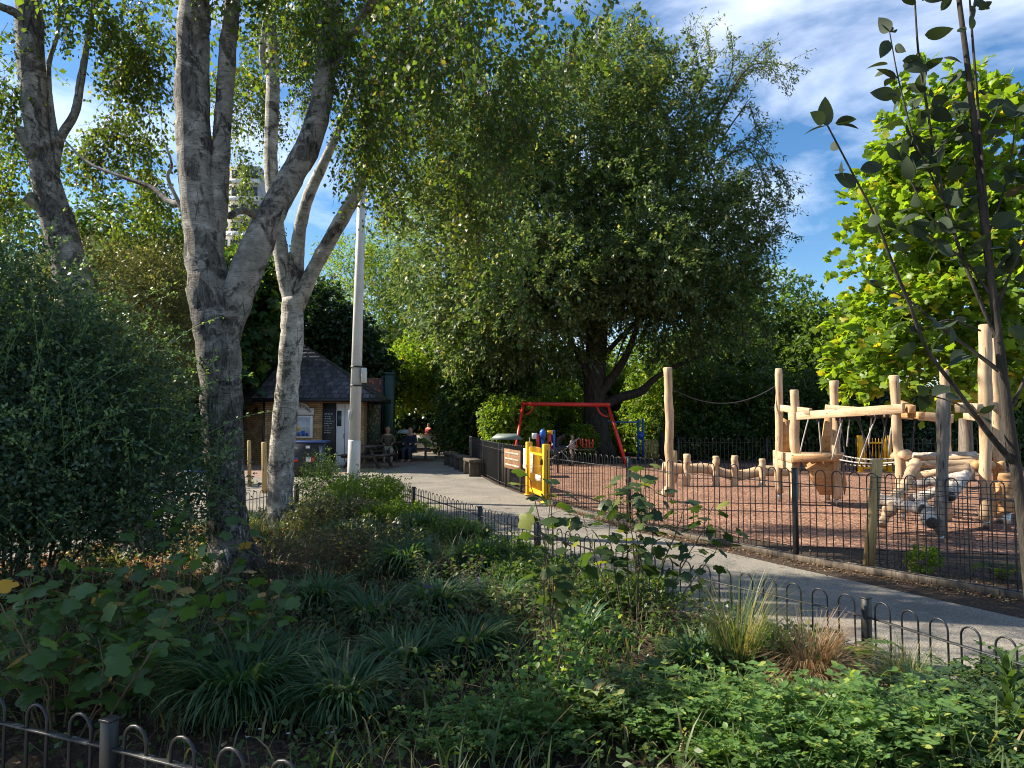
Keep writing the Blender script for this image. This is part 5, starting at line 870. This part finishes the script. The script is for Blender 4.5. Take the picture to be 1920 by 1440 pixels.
# tall stems with lobed leaves
def leafy_stems(name, label, cat, g, stems, size, mat, T=None, per=9, leafstart=.2, spread=1., group=None, stemr=.006, smat='stem', flat=1.):
    """stems: (dx, dy, height, lean x)"""
    g = gz(g); o = thing(name, label, cat, g, 0, group); tb = MB(); P, X, N = [], [], []
    for dx, dy, h, lx in stems:
        q = curve([(dx*.4, dy*.4, -.02), (dx*.8, dy*.8, h*.4), (dx+lx*.5, dy, h*.75), (dx+lx, dy, h)], 24)+rng.standard_normal((24, 3))*.003; tb.tube(q, np.linspace(stemr, stemr*.4, 24), 6, False)
        for i in range(per):
            t = int(23*(leafstart+(1-leafstart)*(i+.5*rng.random())/per)); a = i*2.4+rng.random(); d = np.array((cos(a), sin(a), .35)); pl_ = size*(.5+.6*rng.random()); e = q[t]+unit(d)*pl_
            tb.tube([q[t], (q[t]+e)/2+(0, 0, .006), e], [.0022, .0018, .0015], 3, False); P.append(e); X.append(d+(0, 0, -.6)+rng.standard_normal(3)*.3); N.append(np.array((0, 0, flat))+rng.standard_normal(3)*.45)
    tb.build('stems', M[smat], o); P = np.array(P); MB().scatter(T or T_LOBE, P, np.array(X), np.array(N), size*(.6+.65*rng.random(len(P)))*spread).build('leaves', mat, o, smooth=True); return o
rs = lambda n, rx, ry, h0, h1, l=.12: [((rng.random()-.5)*2*rx, (rng.random()-.5)*2*ry, h0+(h1-h0)*rng.random(), rng.normal()*l) for _ in range(n)]
leafy_stems('currant_bush', 'broad leaved currant bush behind the near fence at the left edge', 'shrub', Gp(110, 1385), rs(20, .65, .35, .45, .80), .105, M['l_currant'], None, 12, .25); leafy_stems('currant_bush', 'currant bush with a few yellow leaves above the near fence post', 'shrub', Gp(330, 1330), rs(15, .50, .4, .42, .80), .10, M['l_currant'], None, 11, .3)
leafy_stems('currant_shoot', 'tall thin currant shoots in front of the left birch foot', 'shrub', Gp(300, 1200), [(0, 0, 1.0, .05), (.12, .1, .92, .06), (-.12, .05, .75, -.1), (.45, .2, .85, .1), (.52, 0, .7, .12)], .10, M['l_currant'], None, 10, .4)
leafy_stems('currant_sprig', 'low arching currant sprig over the tussocks right of the currant bushes', 'shrub', Gp(430, 1300), [(.0, 0, .55, .25), (.1, .1, .6, .32), (-.1, 0, .5, .2)], .075, M['l_currant'], None, 8, .5)
leafy_stems('tall_sapling', 'tall leafy stems in the centre foreground, left of the stem thicket', 'sapling', Gp(1030, 1290), [(0, 0, 1.18, -.14), (.03, .03, 1.08, -.02), (-.04, .02, .95, .05), (.05, 0, .85, .10), (.1, .02, .6, .1)], .100, leafmat('sapling_leaf', (.035, .065, .022), (.075, .12, .03), (.22, .24, .05), .4, .45, dead=.12), None, 12, .3)
leafy_stems('sapling_thicket', 'thicket of tall dark lobed leaf stems in front of the right fence', 'sapling', Gp(1200, 1215), [(-.2, .1, 1.0, .0), (-.1, 0, 1.16, .03), (.0, .05, 1.05, .05), (.1, 0, 1.22, .02), (.2, .1, .95, .18), (.32, .0, .92, .22), (-.3, 0, .85, -.1), (.05, .1, .9, -.1), (.4, 0, .75, .25), (-.05, -.1, 1.1, -.06)], .102, leafmat('thicket_leaf', (.030, .055, .020), (.06, .10, .028), (.16, .18, .04), .32, .45, dead=.08), None, 16, .35)
# shrubs of small leaves
def small_shrub(name, label, cat, px, py, rx, ry, h, n, size, mat, T=None, L=.14, m=7, group=None, up=.6, shell=.4, gap=.15, extra=()):
    g = gz(Gp(px, py)); o = thing(name, label, cat, g, 0, group); bl = [(np.array((0, 0, h*.45)), np.array((rx, ry, h*.5))), (np.array((rx*.5, ry*.2, h*.4)), np.array((rx*.6, ry*.7, h*.42))), (np.array((-rx*.5, -.1*ry, h*.4)), np.array((rx*.6, ry*.7, h*.42)))]+[(np.array(a), np.array(c)) for a, c in extra]; tb = MB()
    for i in range(22): e = bl[i % 3][0]+rnd_dirs(1)[0]*bl[i % 3][1]*.85; limb(tb, [e*np.array((.3, .3, 0)), e*np.array((.6, .6, .6)), e], .0055, .0018, 4, 0, 6)
    tb.build('stems', M['stem'], o); crown('leaves', mat, o, bl, n, m, L, size, T or T_SMALL, shell, .12, gap, 1.6, spread=.8, up=up); return o
def rose_shrub(lab, px, py, rx, ry, h0, h1, n, mat, leaf=.030, group='leafy low shrubs along the front of the bed'):
    """arching stems set with leaves of paired leaflets"""
    g = gz(Gp(px, py)); o = thing('rose_shrub', lab, 'shrub', g, 0, group); tb = MB(); P, X, N, S = [], [], [], []
    for _ in range(n):
        a = rng.random()*6.28; rr = np.sqrt(rng.random()); x, y = rx*rr*cos(a), ry*rr*sin(a); h = (h0+(h1-h0)*rng.random()**1.3)*(1-.35*rr); l = rng.standard_normal(2)*.09
        q = curve([(x*.8, y*.8, -.02), (x, y, h*.5), (x+l[0], y+l[1], h)], 10); tb.tube(q, np.linspace(.0035, .0015, 10), 4, False)
        for k in range(rng.integers(4, 8)):
            t = q[int(3+6.9*rng.random())]; b_ = k*2.4+rng.random(); u = unit(np.array((cos(b_), sin(b_), .35+.5*rng.random()))); L = leaf*(2.2+2*rng.random()); r_ = curve([t, t+u*L*.6, t+u*L-(0, 0, L*.22)], 7); tb.tube(r_, [.0012]*7, 3, False); side = unit(np.cross(u, (0, 0, 1.))); sc = leaf*(.65+.6*rng.random()); tw = rng.standard_normal(3)*.25
            for i in (2, 4, 6):
                for s_ in (-1, 1): P.append(r_[i]); X.append(side*s_+u*.5); N.append(np.array((0, 0, 1.))+tw+side*s_*-.25); S.append(sc)
            P.append(r_[-1]); X.append(u); N.append(np.array((0, 0, 1.))+tw); S.append(sc*1.15)
    tb.build('stems', M['l_low'], o); MB().scatter(oval(.34, .12), np.array(P), np.array(X), np.array(N), np.array(S)).build('leaves', mat, o, smooth=True); return o
for px, py, rx, ry, h0, h1, n, mt, lf_, lab in [(1500, 1480, .42, .30, .10, .46, 120, 'l_low', .032, 'bright rose like shrub at the bottom, right below the straw clump'), (1330, 1430, .34, .26, .08, .42, 85, 'l_low', .030, 'bright leafy shrub at the bottom, left of the straw clump'), (1420, 1400, .3, .2, .1, .32, 70, 'l_mid', .034, 'darker leafy shrub between the bright shrub and the tall grass'), (1690, 1480, .36, .28, .08, .40, 75, 'l_low', .036, 'leafy green shrub at the bottom, right of the straw clump'),
        (1210, 1400, .30, .25, .08, .30, 50, 'l_mid', .030, 'low sparse shrub at the bottom beneath the stem thicket'), (1850, 1470, .4, .3, .08, .28, 90, 'l_mid', .036, 'low dark green shrub in the bottom right corner'), (1760, 1390, .4, .3, .08, .30, 90, 'l_dark', .036, 'dark leafy shrub between the fine grass and the corner'), (1900, 1330, .3, .3, .08, .34, 60, 'l_mid', .034, 'dark shrub by the right fence at the right edge'),
        (880, 1440, .28, .2, .06, .26, 36, 'l_low', .022, 'sparse bright sprigs at the bottom, left of centre'), (1010, 1420, .28, .25, .10, .40, 60, 'l_low', .024, 'sparse bright sprigs at the bottom centre below the tall sapling')]: rose_shrub(lab, px, py, rx, ry, h0, h1, n, M[mt], lf_)
for px, py, rx, ry, h, n, lab in [(1040, 1370, .24, .2, .34, 110, 'thin small leaved shrub with reddish stems at the bottom centre'), (930, 1400, .2, .16, .26, 70, 'thin small leaved shrub at the bottom, left of centre'), (1110, 1310, .24, .2, .36, 110, 'small leaved shrub behind the reddish stemmed one')]: small_shrub('cotoneaster', lab, 'shrub', px, py, rx, ry, h, n, .028, M['l_low'], oval(.34, .1), .16, 7, 'thin small leaved shrubs', shell=.1, gap=.25)
for px, py, rx, ry, h, n, mt, lab in [(685, 970, .6, .8, .56, 1700, 'l_bright', 'sunlit rambling rose shrub at the foot of the lamp post'), (600, 950, .35, .5, .95, 800, 'l_mid', 'taller loose shrub between the rear birch and the lamp post'), (630, 1000, .7, .6, .45, 1300, 'l_olive', 'dull green low shrub right of the rear birch foot'), (745, 1000, .45, .45, .26, 800, 'l_bright', 'low yellow green shrub inside the fence bend'), (830, 1030, .4, .4, .26, 700, 'l_sun', 'low green shrub by the second post of the right fence'), (700, 1090, .5, .4, .45, 900, 'l_olive', 'grey green mid bed shrub beside the tall sunlit tussock'), (930, 1090, .4, .35, .26, 700, 'l_sun', 'mid green shrub between the tussocks and the right fence'),
                                    (1180, 1180, .42, .3, .30, 700, 'l_mid', 'low green shrub at the foot of the stem thicket'), (1420, 1300, .4, .35, .25, 600, 'l_mid', 'dark low shrub left of the dry straw clump'), (1010, 1130, .4, .4, .34, 800, 'l_mid', 'low green shrub inside the middle of the right fence')]:
    small_shrub('bed_shrub', lab, 'shrub', px, py, rx, ry, h, n, .034, M[mt], T_SMALL, .15, 8, 'low shrubs in the planting bed')
for px, py, h, lab in [(760, 1250, .42, 'fine stemmed leafy plant among the tussocks in the centre of the bed'), (650, 1120, .45, 'fine stemmed leafy plant beside the brown dry patch'), (960, 1240, .40, 'fine stemmed leafy plant left of the tall sapling foot'), (840, 1140, .38, 'fine stemmed leafy plant behind the flower spikes'), (1120, 1180, .45, 'fine stemmed leafy plant between the sapling and the thicket'), (1300, 1240, .40, 'fine stemmed leafy plant right of the thicket foot'), (560, 1230, .36, 'fine stemmed leafy plant behind the nearest tussocks'), (1000, 1180, .42, 'fine stemmed leafy plant behind the tall sapling'), (720, 1380, .28, 'fine stemmed leafy plant near the bottom edge left of centre')]:
    leafy_stems('leafy_perennial', lab, 'plant', Gp(px, py), rs(26, .34, .25, h*.5, h, .08), .038, M['l_mid'], oval(.26, .12), 12, .15, 1.2, 'leafy perennials among the tussocks', .0028)
small_shrub('brown_shrub', 'brown twiggy dried out plant right of the front birch foot', 'shrub', 590, 1110, .55, .5, .40, 1500, .018, leafmat('dry_leaf', (.10, .075, .045), (.17, .13, .08), (.25, .17, .11), .2, .7, (1.2, 1.1, .8), dead=.1), T_NARROW, .22, 8, None, .9, .2)
# loose wiry growth over the bed: twig wisps
wb_ = MB()
for i in range(900):
    x, y = rng.uniform(-3.6, 2.4), rng.uniform(2.8, 11.5)
    if edge_dist(x, y)[0] < .15: continue
    g = gz((x, y)); a = rng.random()*6.28; L = .15+.35*rng.random(); d = np.array((cos(a), sin(a), .3+1.1*rng.random())); d = unit(d)*L; wb_.tube([g, g+d*.5+(0, 0, .04), g+d-(0, 0, .03)], [.0022, .0018, .001], 3, False)
tag(wb_.build('dry_stalks', M['stem']), 'thin dry brown stalks scattered among the bed plants', kind='stuff')
# ground cover, grass and litter, each one mass
def spread(n, xr, yr, mind=.05, dens=None):
    x = rng.uniform(*xr, n*2); y = rng.uniform(*yr, n*2); k = edge_dist(x, y) > mind
    if dens is not None: k &= rng.random(len(x)) < dens(x, y)
    x, y = x[k][:n], y[k][:n]; return np.stack([x, y, zb(x, y)], 1)
nz = lambda x, y: .5+.5*np.sin(x*2.3+np.sin(y*1.9)*1.5)*np.sin(y*1.6+np.sin(x*1.3)*2)
P = spread(15000, (-4.4, 3.0), (1.9, 13.5), .08, lambda x, y: np.clip(nz(x, y)*1.5-.25, 0, 1)); a = rng.random(len(P))*6.28; b = MB()
for i, ar in enumerate((.4, .8, 1.2)): s = slice(i, None, 3); X = np.stack([np.cos(a[s]), np.sin(a[s]), 0*a[s]], 1); b.scatter(blade(ar, .022, 4), P[s], X, np.array((0, 0, 1.))+X*.3*rng.random((len(X), 1)), .10+.22*rng.random(len(X)))
tag(b.build('grass', M['l_grass']), 'thin green grass growing between the bed plants', kind='stuff')
P = spread(30000, (-4.8, 3.0), (1.9, 14), .05, lambda x, y: np.clip(nz(x+3, y-1)*1.6-.1, 0, 1)); P[:, 2] += .02+.14*rng.random(len(P)); MB().scatter(T_SMALL, P, rnd_dirs(len(P))*(1, 1, .4), rnd_dirs(len(P), 1.6), .022+.03*rng.random(len(P))).build('ground_cover', M['l_mid']); tag(bpy.data.objects['ground_cover'], 'low dark green creeping ground cover over the soil', kind='stuff')
P = spread(9000, (-7, 3.0), (1.6, 14.5), .02); P[:, 2] += .012; MB().scatter(T_SMALL, P, rnd_dirs(len(P))*(1, 1, .2), rnd_dirs(len(P), 3.), .018+.035*rng.random(len(P))).build('leaf_litter', M['l_litter']); tag(bpy.data.objects['leaf_litter'], 'brown leaf litter and bark scraps on the soil', kind='stuff')
P = spread(5200, (-5.6, -3.0), (5.6, 10.5), .05); P[:, 2] += .02+.03*rng.random(len(P)); MB().scatter(T_SMALL, P, rnd_dirs(len(P))*(1, 1, .3), rnd_dirs(len(P), 1.5), .03+.035*rng.random(len(P))).build('fallen_leaves', M['l_rust']); tag(bpy.data.objects['fallen_leaves'], 'sunlit rust and orange fallen leaves by the left fence', kind='stuff')
# debris on the path and along the playground edging
P = []
for A, C in zip(PF[4:-1], PF[5:]):
    t = rng.random((1500, 1)); q = A+(C-A)*t; n = unit(np.array((-(C-A)[1], (C-A)[0], 0))); n = n if n[0] < 0 else -n; P.append(q+n*np.abs(rng.standard_normal((1500, 1)))*.16+(0, 0, .012)); P.append((q-n*np.abs(rng.standard_normal((1500, 1)))*.3+(0, 0, .014))[::2])
P = np.concatenate(P+[np.stack([rng.uniform(-5, 5, 500), rng.uniform(4, 26, 500), np.full(500, .012)], 1)]); MB().scatter(T_SMALL, P, rnd_dirs(len(P))*(1, 1, .2), rnd_dirs(len(P), 3.), .012+.025*rng.random(len(P))).build('path_debris', M['l_litter']); tag(bpy.data.objects['path_debris'], 'scattered dead leaves and bark scraps along the path edge', kind='stuff')
# plants beyond the playground fence
def fern(label, g, n, L, mat, name='fern'):
    g = np.array((g[0], g[1], float(max(0, g[2])))); o = thing(name, label, 'fern', g); P, X, N, S = [], [], [], []; tb = MB()
    for i in range(n):
        a = rng.random()*6.28; u = np.array((cos(a), sin(a), 0)); q = curve([(0, 0, 0), u*L*.3+(0, 0, L*.45), u*L*.7+(0, 0, L*.5), u*L+(0, 0, L*.32)], 20); tb.tube(q, np.linspace(.003, .001, 20), 3, False); side = np.array((-u[1], u[0], 0))
        for k in range(2, 20):
            for s_ in (-1, 1): P.append(q[k]); X.append(side*s_+u*.35); N.append((0, 0, 1.)+u*-.3); S.append(L*.22*math.sin(pi*(k/20)**.7)+.01)
    tb.build('stems', M['stem'], o); MB().scatter(diamond(.16, .1), np.array(P), np.array(X), np.array(N), np.array(S)).build('fronds', mat, o); return o
fern('green fern on the soil just inside the playground fence at the right edge', Gp(1880, 1092), 16, .30, M['l_mid']); fern('small fern behind the right fence post by the straw clump', gz(Gp(1590, 1262)), 9, .34, M['l_mid'])
small = thing('small_shrub', 'small bright green shrub just inside the playground fence below the grey post', 'shrub', Gp(1733, 1078)); tb = MB()
for i in range(8): e = np.array((rng.normal()*.12, rng.normal()*.08, .2+.05*rng.random())); tb.tube([(0, 0, 0), e*.5, e], [.005, .004, .002], 4, False)
tb.build('stems', M['stem'], small); crown('leaves', M['l_bright'], small, [(np.array((0, 0, .16)), np.array((.15, .12, .10)))], 60, 7, .06, .045, T_OVAL, .3, .1, 0, loc=None)
# long leaved plant at the right edge
def long_leaf(name, label, g, n, L, mat, h=.4, w=.10):
    g = gz(g); o = thing(name, label, 'plant', g); tb = MB(); tb.tube([(0, 0, 0), (.01, 0, h*.5), (.0, .02, h)], [.007, .006, .004], 6); tb.build('stem', M['stem'], o); a = np.arange(n)*2.4; X = np.stack([np.cos(a), np.sin(a), 0*a], 1); P = np.stack([0*a, 0*a, np.linspace(.05, h, n)], 1)
    MB().scatter(blade(.85, w, 6), P, X, np.array((0, 0, 1.))+X*.9, L*(1-.4*np.arange(n)/n)).build('leaves', mat, o, smooth=True); return o
long_leaf('long_leaved_plant', 'plant with long arching narrow leaves at the bottom right edge', Gp(1895, 1440), 22, .30, M['l_mid'], .38, .07); long_leaf('foxglove', 'pale withered broad leaved rosette at the bottom centre', Gp(1110, 1395), 10, .22, M['l_pale'], .10, .20); long_leaf('broad_leaf_plant', 'green broad leaved plant behind the bottom centre rosette', Gp(1230, 1335), 14, .22, M['l_mid'], .12, .18)
# violet flower spikes
for px, py, lab in ((885, 1175, 'violet lily turf flower spikes right of mid bed'), (800, 1195, 'violet lily turf flower spikes left of the others in mid bed')):
    g = gz(Gp(px, py)); o = thing('flower_spikes', lab, 'flower', g); tb = MB(); fb_ = MB()
    for i in range(6):
        e = np.array((rng.normal()*.07, rng.normal()*.05, .24+.08*rng.random())); tb.tube([(0, 0, 0), e], [.002, .002], 4)
        q = e*.6+(e*.4)*rng.random((40, 1))+rng.standard_normal((40, 3))*.006; fb_.scatter(T_SMALL, q, rnd_dirs(40), rnd_dirs(40), .012*np.ones(40))
    tb.build('stalks', M['stem'], o); fb_.build('petals', M['violet'], o)
dz = thing('daisies', 'tiny white daisies in front of the near fence hoops', 'flower', gz(Gp(570, 1425))); tb = MB(); fb_ = MB()
for i in range(14):
    e = np.array((rng.normal()*.14, rng.normal()*.06, .04+.05*rng.random())); tb.tube([(e[0], e[1], -.02), e], [.001, .001], 3)
    a = np.arange(9)/9*6.28; fb_.scatter(diamond(.25, .0), np.repeat(e[None], 9, 0), np.stack([np.cos(a), np.sin(a), 0*a], 1), np.repeat(np.array([[0, -.3, 1.]]), 9, 0), .011*np.ones(9))
tb.build('stalks', M['stem'], dz); fb_.build('petals', M['petal'], dz)

for px, py, n, L, h, mt, lab in [(1600, 1420, 16, .20, .22, 'l_low', 'long leaved plant among the bright shrubs right of the bottom centre'), (1290, 1400, 14, .18, .20, 'l_low', 'long leaved plant among the bright shrubs near the bottom centre'), (1000, 1330, 12, .16, .14, 'l_mid', 'long leaved plant at the foot of the tall sapling'), (800, 1400, 12, .17, .14, 'l_mid', 'long leaved plant at the bottom left of centre')]:
    long_leaf('long_leaved_plant', lab, Gp(px, py), n, L, M[mt], h, .08)
leafy_stems('tall_sprig', 'tall thin sprig with red tinged leaves rising at the bottom centre', 'sapling', Gp(1010, 1400), [(0, 0, .62, .05), (.08, .03, .52, .08), (-.10, 0, .45, -.05)], .035, M['l_low'], oval(.3, .12), 20, .2, 1.2, None, .003)
leafy_stems('tall_sprig', 'tall thin yellow green sprig left of the bottom centre', 'sapling', Gp(865, 1430), [(0, 0, .50, .03), (.06, .03, .38, .08), (-.07, 0, .34, -.05)], .032, M['l_bright'], oval(.3, .12), 18, .2, 1.2, None, .003)
